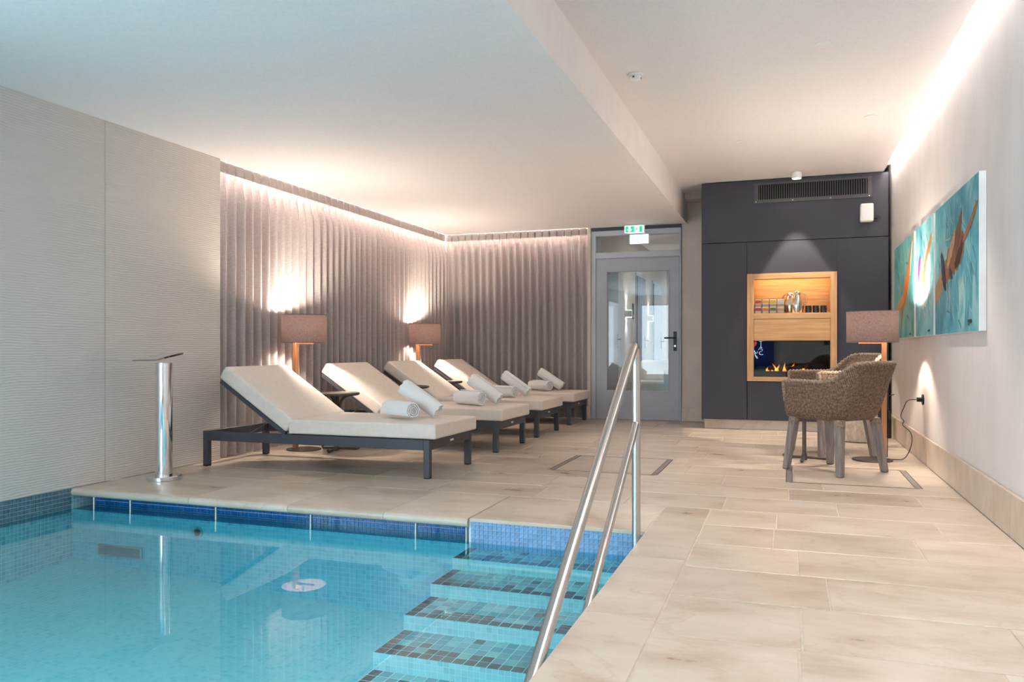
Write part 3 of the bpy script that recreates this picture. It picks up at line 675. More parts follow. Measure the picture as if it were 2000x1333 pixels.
# ------------------------------------------------------------------ wicker armchairs
def make_chair(label, loc, rz, group='wicker armchairs'):
    """faces local +x"""
    t = thing('wicker_armchair', label, 'armchair', loc, rz, group)
    path = []   # U in plan: (x, y, is_back 0..1, arc length)
    hw, fx, bxk, cr = .245, .235, -.24, .13
    for k in range(9): path.append((fx-(fx-(bxk+cr))*k/8, hw))
    for k in range(1, 9):
        a = math.pi/2*k/8; path.append((bxk+cr-cr*math.sin(a), hw-cr+cr*math.cos(a)))
    for k in range(1, 9): path.append((bxk, hw-cr-(2*(hw-cr))*k/8))
    for k in range(1, 9):
        a = math.pi/2*k/8; path.append((bxk+cr-cr*math.cos(a), -(hw-cr)-cr*math.sin(a)))
    for k in range(1, 9): path.append((bxk+cr+(fx-bxk-cr)*k/8, -hw))
    n = len(path); s = [0]
    for a, b in zip(path, path[1:]): s.append(s[-1]+math.hypot(a[0]-b[0], a[1]-b[1]))
    def nrm(i):
        a, b = path[max(0, i-1)], path[min(n-1, i+1)]; dx, dy = b[0]-a[0], b[1]-a[1]; l = math.hypot(dx, dy); return (dy/l*-1*-1, -dx/l)
    def top(x):    # height of the rim: level arms, rising to the back
        q = max(0, min(1, (-.085-x)/.145)); q = q*q*(3-2*q); return .655+.138*q
    zb = .385
    def pt(i, v, off):
        x, y = path[i]; zt = top(x); z = zb+(zt-zb)*v
        back = max(0, min(1, (.12-x)/.36))
        k = (z-zb)
        fl = .20*k+.12*k*0; bk = .38*k*back
        xx = x-bk+.06*k*(1-back); yy = y*(1+fl*.9)
        nx, ny = nrm(i); sg = 1 if (nx*x+ny*y) > 0 else -1
        low = .03*(1-min(1, v*5))**2
        return Vector((xx-sg*nx*(off+low), yy-sg*ny*(off+low), z))
    nv = 12
    bm = B(); uv = bm.loops.layers.uv.new('UVMap')
    def face_uv(vs, off, sgn):
        for i in range(n-1):
            for j in range(nv-1):
                q = [(i, j), (i+1, j), (i+1, j+1), (i, j+1)]
                f = bm.faces.new([vs[a][b] for a, b in q])
                for lp, (a, b) in zip(f.loops, q): lp[uv].uv = (s[a], vs[a][b].co.z)
    vo = [[bm.verts.new(pt(i, j/(nv-1), 0)) for j in range(nv)] for i in range(n)]; face_uv(vo, 0, 1)
    vi = [[bm.verts.new(pt(i, j/(nv-1), .028)) for j in range(nv)] for i in range(n)]; face_uv(vi, .028, -1)
    for i in range(n-1):
        bm.faces.new((vo[i][-1], vo[i+1][-1], vi[i+1][-1], vi[i][-1])); bm.faces.new((vo[i][0], vo[i+1][0], vi[i+1][0], vi[i][0]))
    for i in (0, n-1):
        for j in range(nv-1): bm.faces.new((vo[i][j], vo[i][j+1], vi[i][j+1], vi[i][j]))
    ob('shell', bm, M['wicker'], t, 50)
    # braided rim
    rp = [pt(i, 1, .014)+Vector((0, 0, .002)) for i in range(n)]
    fine = []
    for a, b in zip(rp, rp[1:]):
        m = max(2, int((b-a).length/.006))
        for k in range(m): fine.append(a.lerp(b, k/m))
    fine.append(rp[-1])
    fine = [pt(0, .45, .014), pt(0, .8, .014)]+fine+[pt(n-1, .8, .014), pt(n-1, .45, .014)]
    ob('rim', tube(B(), fine, [.0165+.0035*math.sin(k*1.25) for k in range(len(fine))], 8), M['wickerrim'], t, 60)
    # seat
    bm = B(); uv = bm.loops.layers.uv.new('UVMap')
    inner = [pt(i, .12, .026) for i in range(n)]
    f1 = bm.faces.new([bm.verts.new((p.x, p.y, .44)) for p in inner]); f0 = bm.faces.new([bm.verts.new((p.x*.98, p.y*.98, .388)) for p in inner])
    for f in (f1, f0):
        for lp in f.loops: lp[uv].uv = (lp.vert.co.x, lp.vert.co.y)
    for k in range(n):
        q = [f1.verts[k], f1.verts[(k+1) % n], f0.verts[(k+1) % n], f0.verts[k]]; f = bm.faces.new(q)
        for lp in f.loops: lp[uv].uv = (lp.vert.co.y, lp.vert.co.z)
    ob('seat', bm, M['wicker'], t, 40)
    for sx in (1, -1):
        for sy in (1, -1):
            x0, y0 = sx*.195, sy*.195; x1, y1 = sx*.228+(-.0 if sx > 0 else -.01), sy*.245
            bm = B(); a, b = .028, .02
            vs = [bm.verts.new((x0+dx*a, y0+dy*a, .392)) for dx, dy in ((-1, -1), (1, -1), (1, 1), (-1, 1))]; ws = [bm.verts.new((x1+dx*b, y1+dy*b, .006)) for dx, dy in ((-1, -1), (1, -1), (1, 1), (-1, 1))]
            bm.faces.new(vs); bm.faces.new(ws[::-1])
            for k in range(4): bm.faces.new((vs[k], vs[(k+1) % 4], ws[(k+1) % 4], ws[k]))
            l = ob('leg', bm, M['wickerleg'], t)
            ob('glide', box(x1-.017, x1+.017, y1-.017, y1+.017, 0, .0065), M['foot'], l)
            bm = B(); rr = .0315
            tube(bm, [(x0+(x1-x0)*q, y0+(y1-y0)*q, .392-(.386)*q) for q in (0, .03, .06, .09, .12)], [.036, .037, .036, .037, .035], 14)
            ob('leg_wrap', bm, M['wickerrim'], l, 50)
    return t
make_chair('brown wicker armchair in front, its back towards the right wall', (.318, 6.302, 0), math.atan2(.294, -.341))
c2 = make_chair('brown wicker armchair farther away, half hidden behind the other', (.34, 7.31, 0), math.atan2(-.47, -.88)); c2.scale = (1, 1, 1.06)

# pot behind the lamp
pt_ = thing('floor_planter', 'low white carved round pot on the floor behind the armchairs', 'pot', (.63, 8.35, 0))
M['pot'] = mat('pot_ceramic', srgb(226, 216, 204), srgb(188, 174, 160), rough=.6, scale=9, stretch=(4, 1, 2), bump=.9, bscale=14)
ob('body', lathe(B(), [(.13, 0), (.155, .01), (.178, .08), (.186, .17), (.178, .27), (.15, .34), (.14, .36), (.128, .355), (.13, .31), (.0, .3)], 40), M['pot'], pt_, 40)
# ------------------------------------------------------------------ floor hatches
def hatch(label, x0, x1, y0, y1):
    t = thing('floor_hatch', label, 'hatch', ((x0+x1)/2, (y0+y1)/2, 0), 0, 'inset floor hatches')
    w, d = (x1-x0)/2, (y1-y0)/2
    for s in (-1, 1):
        ob('edge_strip', box(-w, w, s*d-.004, s*d+.004, .0002, .0022), M['darksteel'], t)
        f = ob('grip_bar', box(s*w-.022, s*w+.022, -d+.005, d-.005, .0002, .002), M['steelm'], t)
        for q in (-.022, .017): ob('edge_line', box(s*w+q, s*w+q+.005, -d+.005, d-.005, .002, .003), M['darksteel'], f)
    ob('inlay', box(-w+.035, w-.035, -d+.008, d-.008, .0002, .0014), M['stone'], t)
M['steelm'] = mat('matt_steel', srgb(150, 142, 136), srgb(130, 122, 118), rough=.5, metal=.3, scale=30)
hatch('floor hatch with metal edging in the open floor before the door', -1.66, -.9, 5.645, 6.48)
hatch('floor hatch with metal edging under the front wicker armchair', 0.005, .79, 5.65, 6.46)

# ------------------------------------------------------------------ fireplace cabinet
CY = 9.13
cb = thing('fireplace_cabinet', 'tall navy built-in cabinet with an oak niche and a fireplace', 'cabinet', (0, CY, 0))
def part(name, x0, x1, z0, z1, y0, y1, m, par=None, bev=.0015): return ob(name, box(x0, x1, y0, y1, z0, z1, bev), m, par or cb)
xl, xr, xi0, xi1 = -.924, 1.0, -.432, .488
part('top_panel', xl, xr-.012, 2.078, ZH-.012, 0, .02, M['navy'])
part('side_panel', xl, xi0-.003, .11, 2.072, 0, .02, M['navy'])
part('side_panel', xi1+.0, xr-.012, .11, 2.072, 0, .02, M['navy'])
part('upper_panel', xi0, xi1, 1.72, 2.072, 0, .02, M['navy'], None, 0)
part('lower_panel', xi0+.003, xi1, .11, .535, 0, .02, M['navy'])
part('carcass_side', xl, xl+.02, .1, ZH-.012, .02, .83, M['navy'])
part('plinth', -.897, xr-.012, .001, .105, .06, .09, M['stone2'])
part('carcass_back', xl+.02, xr-.012, .0, ZH-.02, .45, .47, M['blackmatt'], None, 0)
nf = part('niche_frame', xi0, xi0+.07, .54, 1.72, -.022, .1, M['oakv'])
part('niche_frame', xi1-.066, xi1, .54, 1.72, -.022, .1, M['oakv'])
part('niche_frame', xi0+.07, xi1-.066, 1.66, 1.72, -.022, .1, M['oak'])
part('niche_frame', xi0+.07, xi1-.066, .54, .588, -.022, .1, M['oak'])
a, b = xi0+.07, xi1-.066
part('niche_back', a, b, 1.2, 1.7, .28, .29, M['oak']); part('niche_side', a-.015, a, 1.2, 1.7, .1, .29, M['oakv']); part('niche_side', b, b+.015, 1.2, 1.7, .1, .29, M['oakv']); part('niche_top', a, b, 1.70, 1.712, .1, .29, M['oak'])
part('shelf', a, b, 1.222, 1.285, -.012, .28, M['oak']); d = part('drawer_front', a+.002, b-.002, .985, 1.218, -.012, .02, M['oak'])
nl = ob('light_strip', box(a+.02, b-.02, .105, .125, 1.69, 1.696), M['niche_led'], cb)
# fireplace
fy = .3
for q in ((a, b, .588, .592, .02, fy), (a, b, .978, .982, .02, fy), (a-.01, a, .588, .98, .02, fy), (b, b+.01, .588, .98, .02, fy), (a, b, .588, .98, fy, fy+.01)): part('firebox_wall', *q, M['blackmatt'], None, 0)
part('fire_tray', a, b, .592, .648, .03, fy, M['black'])
ob('fire_glass', box(a+.001, b-.001, .012, .016, .59, .979), M['fireglass'], cb)
M['log'] = mat('charred_log', srgb(86, 70, 62), srgb(28, 24, 24), rough=.9, scale=20, bump=.8)
M['ember'] = emis('ember', (1, .25, .03), .9)
rn = random.Random(5)
for k in range(13):
    x = a+.07+.058*k+rn.uniform(-.015, .015); y = rn.uniform(.09, .2); l = rn.uniform(.05, .1); an = rn.uniform(-.9, .9); r = rn.uniform(.016, .026)
    p0 = Vector((x-l*math.cos(an), y-l*math.sin(an)*.5, .662+rn.uniform(0, .02))); p1 = Vector((x+l*math.cos(an), y+l*math.sin(an)*.5, .668+rn.uniform(0, .05)))
    p0.x = max(p0.x, a+.03); p1.x = min(p1.x, b-.03)
    ob('log', tube(B(), [tuple(p0.lerp(p1, q/4)+Vector((0, rn.uniform(-.004, .004), rn.uniform(-.004, .004)))) for q in range(5)], [r*.8, r, r*1.05, r, r*.75], 9), M['log'], cb, 50)
for k in range(14):
    x = rn.uniform(a+.15, b-.2); y = rn.uniform(.06, .2)
    ob('ember', box(x-.012, x+.012, y-.01, y+.01, .648, .658+rn.uniform(0, .008), .004), M['ember'], cb)
def flame_mat():
    m, t, p = nt_new('flame'); t.nodes.remove(p)
    co = N(t, 'ShaderNodeTexCoord'); sx = N(t, 'ShaderNodeSeparateXYZ'); t.links.new(co.outputs['Generated'], sx.inputs[0])
    rp = N(t, 'ShaderNodeValToRGB'); e = rp.color_ramp.elements; e[0].color = (1, .62, .16, 1); e[1].color = (1, .16, .02, 1); e[1].position = 1; x = e.new(.4); x.color = (1, .42, .06, 1); t.links.new(sx.outputs[2], rp.inputs[0])
    em = N(t, 'ShaderNodeEmission'); em.inputs[1].default_value = 1.6; t.links.new(rp.outputs[0], em.inputs[0])
    tr = N(t, 'ShaderNodeBsdfTransparent'); mx = N(t, 'ShaderNodeMixShader')
    rp2 = N(t, 'ShaderNodeMapRange'); rp2.inputs['To Min'].default_value = .75; rp2.inputs['To Max'].default_value = .1; t.links.new(sx.outputs[2], rp2.inputs[0])
    t.links.new(rp2.outputs[0], mx.inputs[0]); t.links.new(tr.outputs[0], mx.inputs[1]); t.links.new(em.outputs[0], mx.inputs[2]); t.links.new(mx.outputs[0], t.nodes['Material Output'].inputs[0])
    return m
M['flame'] = flame_mat()
for x, y, h, lean, r in ((-.225, .1, .055, .012, .012), (-.135, .12, .11, -.045, .012), (-.115, .12, .095, .03, .014), (-.045, .13, .12, .012, .014), (-.035, .1, .07, -.01, .012), (.03, .12, .11, .04, .013), (.045, .13, .10, .02, .012), (.15, .12, .085, -.05, .013), (.16, .14, .06, .01, .011)):
    h *= .78; lean *= .8; pts = [(x, y, .652), (x-lean*.15, y, .652+h*.25), (x+lean*.3, y, .652+h*.55), (x+lean, y, .652+h)]
    sm = smooth_line(pts); ob('flame', tube(B(), sm, [r*(1-.97*(k/(len(sm)-1))**1.4) for k in range(len(sm))], 10), M['flame'], cb, 60)
# vent grille
vg = thing('vent_grille', 'grey air vent with many upright slats at the top of the cabinet', 'vent', (0, CY, 0))
vx0, vx1, vz0, vz1 = -.357, .829, 2.495, 2.715
ob('backing', box(vx0+.03, vx1-.03, -.004, -.001, vz0+.03, vz1-.015), M['blackmatt'], vg)
bm = B()
for q in ((vx0, vx0+.043, vz0, vz1), (vx1-.043, vx1, vz0, vz1), (vx0+.043, vx1-.043, vz0, vz0+.037), (vx0+.043, vx1-.043, vz1-.02, vz1)): bx(bm, q[0], q[1], -.012, -.0005, q[2], q[3])
ob('frame', bm, M['vent'], vg)
s0 = None
for k in range(47):
    x = vx0+.055+(vx1-vx0-.11)*k/46
    if s0 is None: s0 = ob('slat', box(-.0035, .0035, -.011, -.003, vz0+.035, vz1-.018), M['vent'], vg); o = s0
    else: o = inst(s0, vg)
    o.location = (x, 0, 0)
for k in range(4): ob('screw', cyl(B(), (vx0+.02+k*.38, -.0115, vz0+.015), (vx0+.02+k*.38, -.014, vz0+.015), .006, 10), M['steel'], vg, 40)
# things on the niche shelf
sz = 1.285
rk = thing('tea_rack', 'clear stepped rack holding tea packets on the niche shelf', 'rack', (-.2, CY+.12, sz))
M['acryl'] = glass_mat('acrylic', (.85, .83, .8), .08)
bm = B(); bx(bm, -.16, .16, -.07, .07, 0, .006); bx(bm, -.16, .16, .06, .066, .006, .175); bx(bm, -.16, .16, -.004, .0, .006, .105); bx(bm, -.16, .16, -.07, -.066, .006, .05)
for k in range(5): bx(bm, -.16+.079*k, -.156+.079*k, -.066, .06, .006, .10)
ob('rack_body', bm, M['acryl'], rk)
pc_ = [(214, 92, 70), (236, 190, 70), (232, 206, 60), (228, 232, 226), (176, 60, 60), (226, 168, 50), (96, 134, 82), (222, 196, 168)]
nm_ = ['red topped', 'orange', 'yellow', 'white', 'dark red', 'gold', 'green printed', 'beige']
for k in range(8):
    i, j = k % 4, k//4
    x = -.2-.1185+.079*i; y = CY+.12+(.03 if j == 0 else -.035); z0 = sz+(.075 if j == 0 else .006); h = .082 if j == 0 else .07
    t = thing('tea_packet', nm_[k]+' tea packet standing in the '+('upper' if j == 0 else 'lower')+' row of the rack', 'tea packet', (x, y, z0 if j else sz+.006), 0, 'tea packets in the rack')
    z = 0 if j else .0
    hh = h if j else .155
    ob('paper', box(-.034, .034, -.02, .02, 0, hh, .003), mat('tea_paper_%d' % k, srgb(240, 232, 218), srgb(228, 216, 198), rough=.6, scale=40), t)
    ob('print', box(-.03, .03, -.0215, -.0195, hh-.045, hh-.012), mat('tea_print_%d' % k, srgb(*pc_[k]), tuple(.75*v for v in srgb(*pc_[k])), rough=.5, scale=60), t)
def jug(label, x, y, rz):
    t = thing('thermos_jug', label, 'jug', (x, y, sz), rz, 'steel thermos jugs')
    ob('body', lathe(B(), [(.05, 0), (.056, .004), (.066, .05), (.068, .09), (.06, .14), (.042, .185), (.034, .2), (.034, .205)], 32), M['steelj'], t, 40)
    ob('lid', lathe(B(), [(.036, .205), (.038, .212), (.034, .23), (.02, .242), (.0, .245)], 24), M['steelj'], t, 50)
    ob('spout', tube(B(), [(-.028, 0, .2), (-.05, 0, .215)], [.014, .008], 10), M['steelj'], t, 50)
    ob('handle', tube(B(), smooth_line([(.036, 0, .21), (.075, 0, .215), (.1, 0, .17), (.09, 0, .1), (.064, 0, .07)]), .006, 8), M['steelj'], t, 50)
M['steelj'] = mat('jug_steel', (.72, .68, .62), (.62, .58, .52), rough=.22, metal=1, scale=10, stretch=(1, 1, 20))
jug('brushed steel thermos jug next to the tea packets on the shelf', .02, CY+.2, 2.6)
jug('brushed steel thermos jug in front, next to the dark mugs', .09, CY+.065, .1)
M['mug'] = mat('dark_mug', srgb(62, 52, 44), srgb(42, 36, 32), rough=.35)
for k in range(3):
    t = thing('mug', ['dark mug next to the thermos jug', 'middle one of three dark mugs on the shelf', 'dark mug at the right end of the niche shelf'][k], 'mug', (.205+.077*k, CY+.1, sz), 0, 'dark mugs on the niche shelf')
    ob('cup', lathe(B(), [(.03, 0), (.032, .002), (.0335, .08), (.031, .08), (.029, .008), (0, .006)], 28), M['mug'], t, 40)
    ob('handle', tube(B(), smooth_line([(.02, -.026, .066), (.03, -.046, .06), (.03, -.046, .03), (.02, -.026, .02)]), .0045, 8), M['mug'], t, 50)
# speaker
s = thing('wall_speaker', 'small white loudspeaker on a swivel bracket beside the vent', 'speaker', (.77, CY-.1, 2.22), R(0))
ob('body', box(-.064, .064, -.05, .055, 0, .188, .016, 3), M['white'], s, 40); ob('grille', box(-.052, .052, -.0515, -.0495, .014, .174, .0008), mat('speaker_cloth', srgb(226, 226, 228), rough=.9, scale=80), s)
ob('bracket_arm', tube(B(), [(.03, .05, .05), (.08, .06, .045), (.105, .09, .045)], .008, 10), M['black'], s, 50); ob('bracket_disc', cyl(B(), (.108, .0995, .046), (.108, .088, .046), .034), M['black'], s, 40)
# ceiling spot over the fireplace
s = thing('ceiling_spotlight', 'small white ceiling spotlight shining down on the fireplace niche', 'spotlight', (.081, 8.86, ZH))
ob('housing', lathe(B(), [(.03, 0), (.03, -.008), (.05, -.01), (.052, -.07), (.046, -.075), (.044, -.06), (0, -.058)], 32), M['white'], s, 40)
ob('lens', cyl(B(), (0, 0, -.06), (0, 0, -.064), .04), emis('spot_lens', (1, .9, .75), 12), s, 40)
def spot(name, loc, target, power, ang, col, parent=None, blend=.25, rad=.03):
    ld = bpy.data.lights.new(name, 'SPOT'); ld.energy = power; ld.spot_size = R(ang); ld.spot_blend = blend; ld.color = col; ld.shadow_soft_size = rad
    lo = bpy.data.objects.new(name, ld); COL.objects.link(lo); lo.location = loc
    lo.rotation_euler = (Vector(target)-Vector(loc)).to_track_quat('-Z', 'Y').to_euler(); return lo
spot('niche_spot_light', (.081, 8.86, ZH-.08), (.081, 8.93, 0), 90, 50, (1, .85, .66), None, .15)
def downlight(label, x, y, z, target, power, ang, col=(1, .91, .82), blend=.5):
    t = thing('recessed_downlight', label, 'downlight', (x, y, z), 0, 'recessed ceiling downlights')
    ob('ring', lathe(B(), [(.036, -.0005), (.048, -.0005), (.048, -.005), (.036, -.005)], 28), M['white'], t, 40)
    ob('lens', cyl(B(), (0, 0, -.0005), (0, 0, -.003), .034), emis('downlight_lens', (1, .92, .8), 6), t, 40)
    spot('downlight_light', (x, y, z-.02), target, power, ang, col, t, blend)

# smoke detector
s = thing('smoke_detector', 'small white round detector on the high ceiling', 'smoke detector', (-.98, 5.36, ZH))
ob('base', lathe(B(), [(.05, 0), (.052, -.008), (.048, -.014), (.0, -.014)], 32), M['white'], s, 40); ob('dome', lathe(B(), [(.036, -.014), (.034, -.034), (.02, -.042), (0, -.043)], 28), M['white'], s, 40)
for k in range(3):
    a = 2*math.pi*k/3+.3; ob('slot', box(.033*math.cos(a)-.006, .033*math.cos(a)+.006, .033*math.sin(a)-.006, .033*math.sin(a)+.006, -.03, -.02), M['vent'], s)

# ------------------------------------------------------------------ door
dr = struct('door_1', box(-2.326, -1.27, YB-.02, YB+.025, 2.03, 2.045), M['doorgrey'], 'grey door with a tall glass pane and a transom window')
for q in ((-2.388, -2.326, 0, 2.44), (-1.31+.04, -1.252, 0, 2.44), (-2.326, -1.27, 2.33, 2.44), (-2.326, -1.27, 2.045, 2.12)): ob('frame', box(q[0], q[1], YB-.04, YB+.06, q[2], q[3], .003), M['doorframe'], dr)
ob('head_strip', box(-2.38, -1.252, YB-.047, YB+.0, 2.395, 2.4395), M['darkstrip'], dr)
bm = B()
for q in ((-2.322, -2.18, .006, 2.03), (-1.408, -1.274, .006, 2.03), (-2.18, -1.408, .006, .37), (-2.18, -1.408, 1.87, 2.03)): bx(bm, q[0], q[1], YB-.03, YB+.015, q[2], q[3])
ob('leaf', bm, M['doorgrey'], dr)
bm = B()
for q in ((-2.195, -2.18, .355, 1.885), (-1.408, -1.393, .355, 1.885), (-2.18, -1.408, .355, .37), (-2.18, -1.408, 1.87, 1.885)): bx(bm, q[0], q[1], YB-.036, YB-.029, q[2], q[3], .001)
ob('glazing_bead', bm, M['doorgrey'], dr)
ob('pane', box(-2.18, -1.408, YB-.012, YB-.006, .37, 1.87), M['glass'], dr); ob('pane', box(-2.326, -1.27, YB-.012, YB-.006, 2.12, 2.33), M['glass'], dr)
h = ob('handle_plate', box(-1.345, -1.305, YB-.038, YB-.03, .87, 1.11, .004), M['black'], dr)
ob('handle', tube(B(), [(-1.325, YB-.036, 1.03), (-1.325, YB-.085, 1.03), (-1.34, YB-.09, 1.03), (-1.45, YB-.09, 1.03)], .009, 10), M['black'], h, 50); ob('lock', cyl(B(), (-1.325, YB-.0385, .93), (-1.325, YB-.042, .93), .012, 14), M['steel'], h, 40)
# exit sign
ex = thing('exit_sign', 'lit green emergency exit sign with arrow hanging above the door', 'sign', (-1.80, 9.78, 2.328))
M['exitg'] = emis('exit_green', srgb(24, 170, 120), .75); M['exitw'] = emis('exit_white', (1, 1, 1), 1.1)
ob('housing', box(-.128, .128, -.012, .02, 0, .0965, .003), M['white'], ex)
ob('face', box(-.118, .118, -.0145, -.0115, .006, .09), M['exitw'], ex)
ob('green_field', box(-.11, .0, -.0165, -.014, .01, .086), M['exitg'], ex); ob('green_field', box(.062, .1, -.0165, -.014, .01, .086), M['exitg'], ex)
MT = Matrix.Translation((-.06, -.0165, .047)) @ Matrix.Rotation(R(90), 4, 'X')
ob('arrow', prism(B(), [(-.012, .03), (.012, .03), (.012, .0), (.032, .0), (0, -.032), (-.032, 0), (-.012, 0)], MT, .0015), M['exitw'], ex)
MT = Matrix.Translation((.03, -.0145, .047)) @ Matrix.Rotation(R(90), 4, 'X')
bm = B()
for pl in ([(.0, .028), (.008, .036), (.016, .028), (.008, .02)], [(-.004, .018), (.012, .018), (.006, -.006), (-.01, -.004)], [(-.01, -.002), (.0, -.006), (-.02, -.034), (-.028, -.03)], [(-.002, -.004), (.008, -.006), (.02, -.02), (.012, -.034), (.008, -.022)], [(.012, .016), (.026, .006), (.024, .0), (.01, .008)], [(-.004, .018), (-.022, .006), (-.02, .0), (-.004, .01)]): prism(bm, pl, MT, .0015)
ob('running_figure', bm, M['exitg'], ex)
ob('ceiling_mount', box(-.14, .14, -.02, .03, .0965, .0975, .0), M['white'], ex)
em_ = thing('emergency_light', 'bright white emergency light box under the exit sign', 'light box', (-1.76, 9.90, 2.205))
ob('housing', box(-.122, .122, -.02, .03, 0, .122, .006), M['white'], em_); ob('diffuser', box(-.115, .115, -.0235, -.0195, .006, .116), emis('emergency_glow', (1, .99, .97), 2.4), em_)

# ------------------------------------------------------------------ corridor behind the door
bm = B(); bx(bm, -2.42, -2.3, YB+.12, 16.5, -.1, 2.72)
struct('wall_corridor', bm, mat('corridor_white', srgb(232, 230, 228), rough=.8, obj=False), 'white corridor wall seen through the door glass')
struct('wall_corridor', box(.2, .3, YB+.12, 16.5, -.1, 2.72), M['wallwarm'], 'far side wall of the corridor')
struct('wall_corridor', box(-2.42, .3, 16.0, 16.15, -.1, 2.72), M['wallwarm'], 'end wall of the corridor')
struct('floor_corridor', box(-2.42, .3, YB+.06, 16.1, -.1, 0), mat('corridor_floor', srgb(200, 190, 178), rough=.4, obj=False), 'floor of the corridor')
struct('ceiling', box(-2.42, .3, YB+.1, 16.1, 2.62, 2.74), M['plaster'], 'ceiling of the corridor')
def side_door(label, y0, y1, z1, m, k):
    d = struct('door_%d' % k, box(-2.301, -2.285, y0-.05, y1+.05, 0, z1+.05), M['doorframe'], label)
    ob('leaf', box(-2.29, -2.27, y0, y1, .006, z1, .002), m, d); hh = ob('handle_plate', box(-2.272, -2.264, y1-.1, y1-.06, .9, 1.1), M['black'], d); ob('handle', tube(B(), [(-2.27, y1-.08, 1.03), (-2.22, y1-.08, 1.03), (-2.22, y1-.19, 1.03)], .009, 8), M['black'], hh, 50)
M['bluedoor'] = mat('blue_grey_door', srgb(120, 132, 156), rough=.45)
side_door('grey door nearest in the corridor', 10.4, 11.08, 2.06, M['doorgrey'], 2); side_door('grey door farther along the corridor', 12.6, 13.35, 2.06, M['bluedoor'], 3); side_door('dark blue door at the end of the corridor', 14.25, 15.15, 2.06, mat('navy_door', srgb(78, 98, 140), rough=.4), 4)
for k, (y, z) in enumerate(((11.8, 1.42), (13.8, 1.42))):
    t = thing('wall_sconce', ['small white wall light on the corridor wall nearest the door glass', 'small white wall light farther along the corridor'][k], 'wall light', (-2.3, y, z), 0, 'corridor wall lights')
    ob('body', box(.0, .09, -.06, .06, -.05, .05, .01, 2), M['white'], t)
    for s_ in (1, -1):
        ob('glow', box(.01, .08, -.05, .05, s_*.05, s_*.052), emis('sconce_glow', (1, .93, .84), 5), t)
        spot('sconce_light', (-2.255, y, z+s_*.06), (-2.27, y, z+s_*1), 4, 70, (1, .94, .86))
o = thing('corridor_sign', 'small dark plate on the corridor wall beside a door', 'sign', (-2.3, 12.35, 1.5)); ob('plate', box(0, .012, -.05, .05, -.14, .1), M['darkstrip'], o); ob('symbol', cyl(B(), (.012, 0, -.1), (.014, 0, -.1), .025, 14), M['white'], o)
ws = struct('window_4', box(-2.2, -1.2, 15.97, 16.0, .4, 2.3), emis('corridor_daylight', (.8, .9, 1), .9), 'bright slatted window at the end of the corridor')
for k in range(18): ob('slat', box(-2.2, -1.2, 15.9, 15.955, .45+.1*k, .46+.1*k), M['oak'], ws).rotation_euler = (0, 0, 0)
def soft_seat(label, x, y, m):
    t = thing('corridor_armchair', label, 'armchair', (x, y, 0), R(-10))
    ob('seat', box(-.3, .3, -.3, .3, .1, .42, .04, 3), m, t, 40); ob('backrest', box(-.3, .3, .18, .32, .4, .72, .05, 3), m, t, 40)
    for s_ in (-1, 1): ob('armrest', box(s_*.3-.06, s_*.3+.06, -.3, .3, .1, .6, .04, 3), m, t, 40)
    for s_ in (-1, 1):
        for q in (-1, 1): ob('leg', cyl(B(), (s_*.25, q*.25, 0), (s_*.25, q*.25, .11), .018, 10), M['black'], t)
soft_seat('white soft armchair in the corridor behind the door glass', -1.9, 11.9, M['towel']); soft_seat('grey soft armchair in the corridor behind the door glass', -1.1, 12.5, mat('grey_cloth', srgb(160, 156, 152), rough=.9, scale=50))
ld = bpy.data.lights.new('corridor_light', 'AREA'); ld.energy = 30; ld.size = .8; ld.color = (1, .95, .88); lo = bpy.data.objects.new('corridor_light', ld); COL.objects.link(lo); lo.location = (-1.1, 12.6, 2.6)
t = thing('corridor_ceiling_lamp', 'flat ceiling lamp in the corridor', 'lamp', (-1.1, 12.6, 2.62)); ob('ring', lathe(B(), [(.42, -.001), (.44, -.001), (.44, -.02), (.42, -.02)], 40), M['white'], t, 40); ob('diffuser', cyl(B(), (0, 0, -.001), (0, 0, -.01), .41, 40), emis('corridor_lamp_glow', (1, .95, .88), 1.5), t, 40)

# ------------------------------------------------------------------ paintings
M['canvas_side'] = mat('canvas_edge', srgb(236, 238, 240), rough=.8)
def teal(name, c1, c2, c3, sc_):
    m, t, p = nt_new(name)
    g = N(t, 'ShaderNodeNewGeometry'); mp = N(t, 'ShaderNodeMapping'); mp.inputs['Scale'].default_value = (1, 1, .6); t.links.new(g.outputs['Position'], mp.inputs[0])
    nz = N(t, 'ShaderNodeTexNoise'); nz.inputs['Scale'].default_value = sc_; nz.inputs['Detail'].default_value = 8; nz.inputs['Distortion'].default_value = 1.2; t.links.new(mp.outputs[0], nz.inputs['Vector'])
    rp = N(t, 'ShaderNodeValToRGB'); e = rp.color_ramp.elements; e[0].position = .3; e[0].color = rgba(c1); e[1].position = .75; e[1].color = rgba(c3); x = e.new(.52); x.color = rgba(c2); t.links.new(nz.outputs['Fac'], rp.inputs[0]); t.links.new(rp.outputs[0], p.inputs['Base Color']); p.inputs['Roughness'].default_value = .5
    b = N(t, 'ShaderNodeBump'); b.inputs['Strength'].default_value = .3; b.inputs['Distance'].default_value = .004; t.links.new(nz.outputs['Fac'], b.inputs['Height']); t.links.new(b.outputs[0], p.inputs['Normal'])
    return m
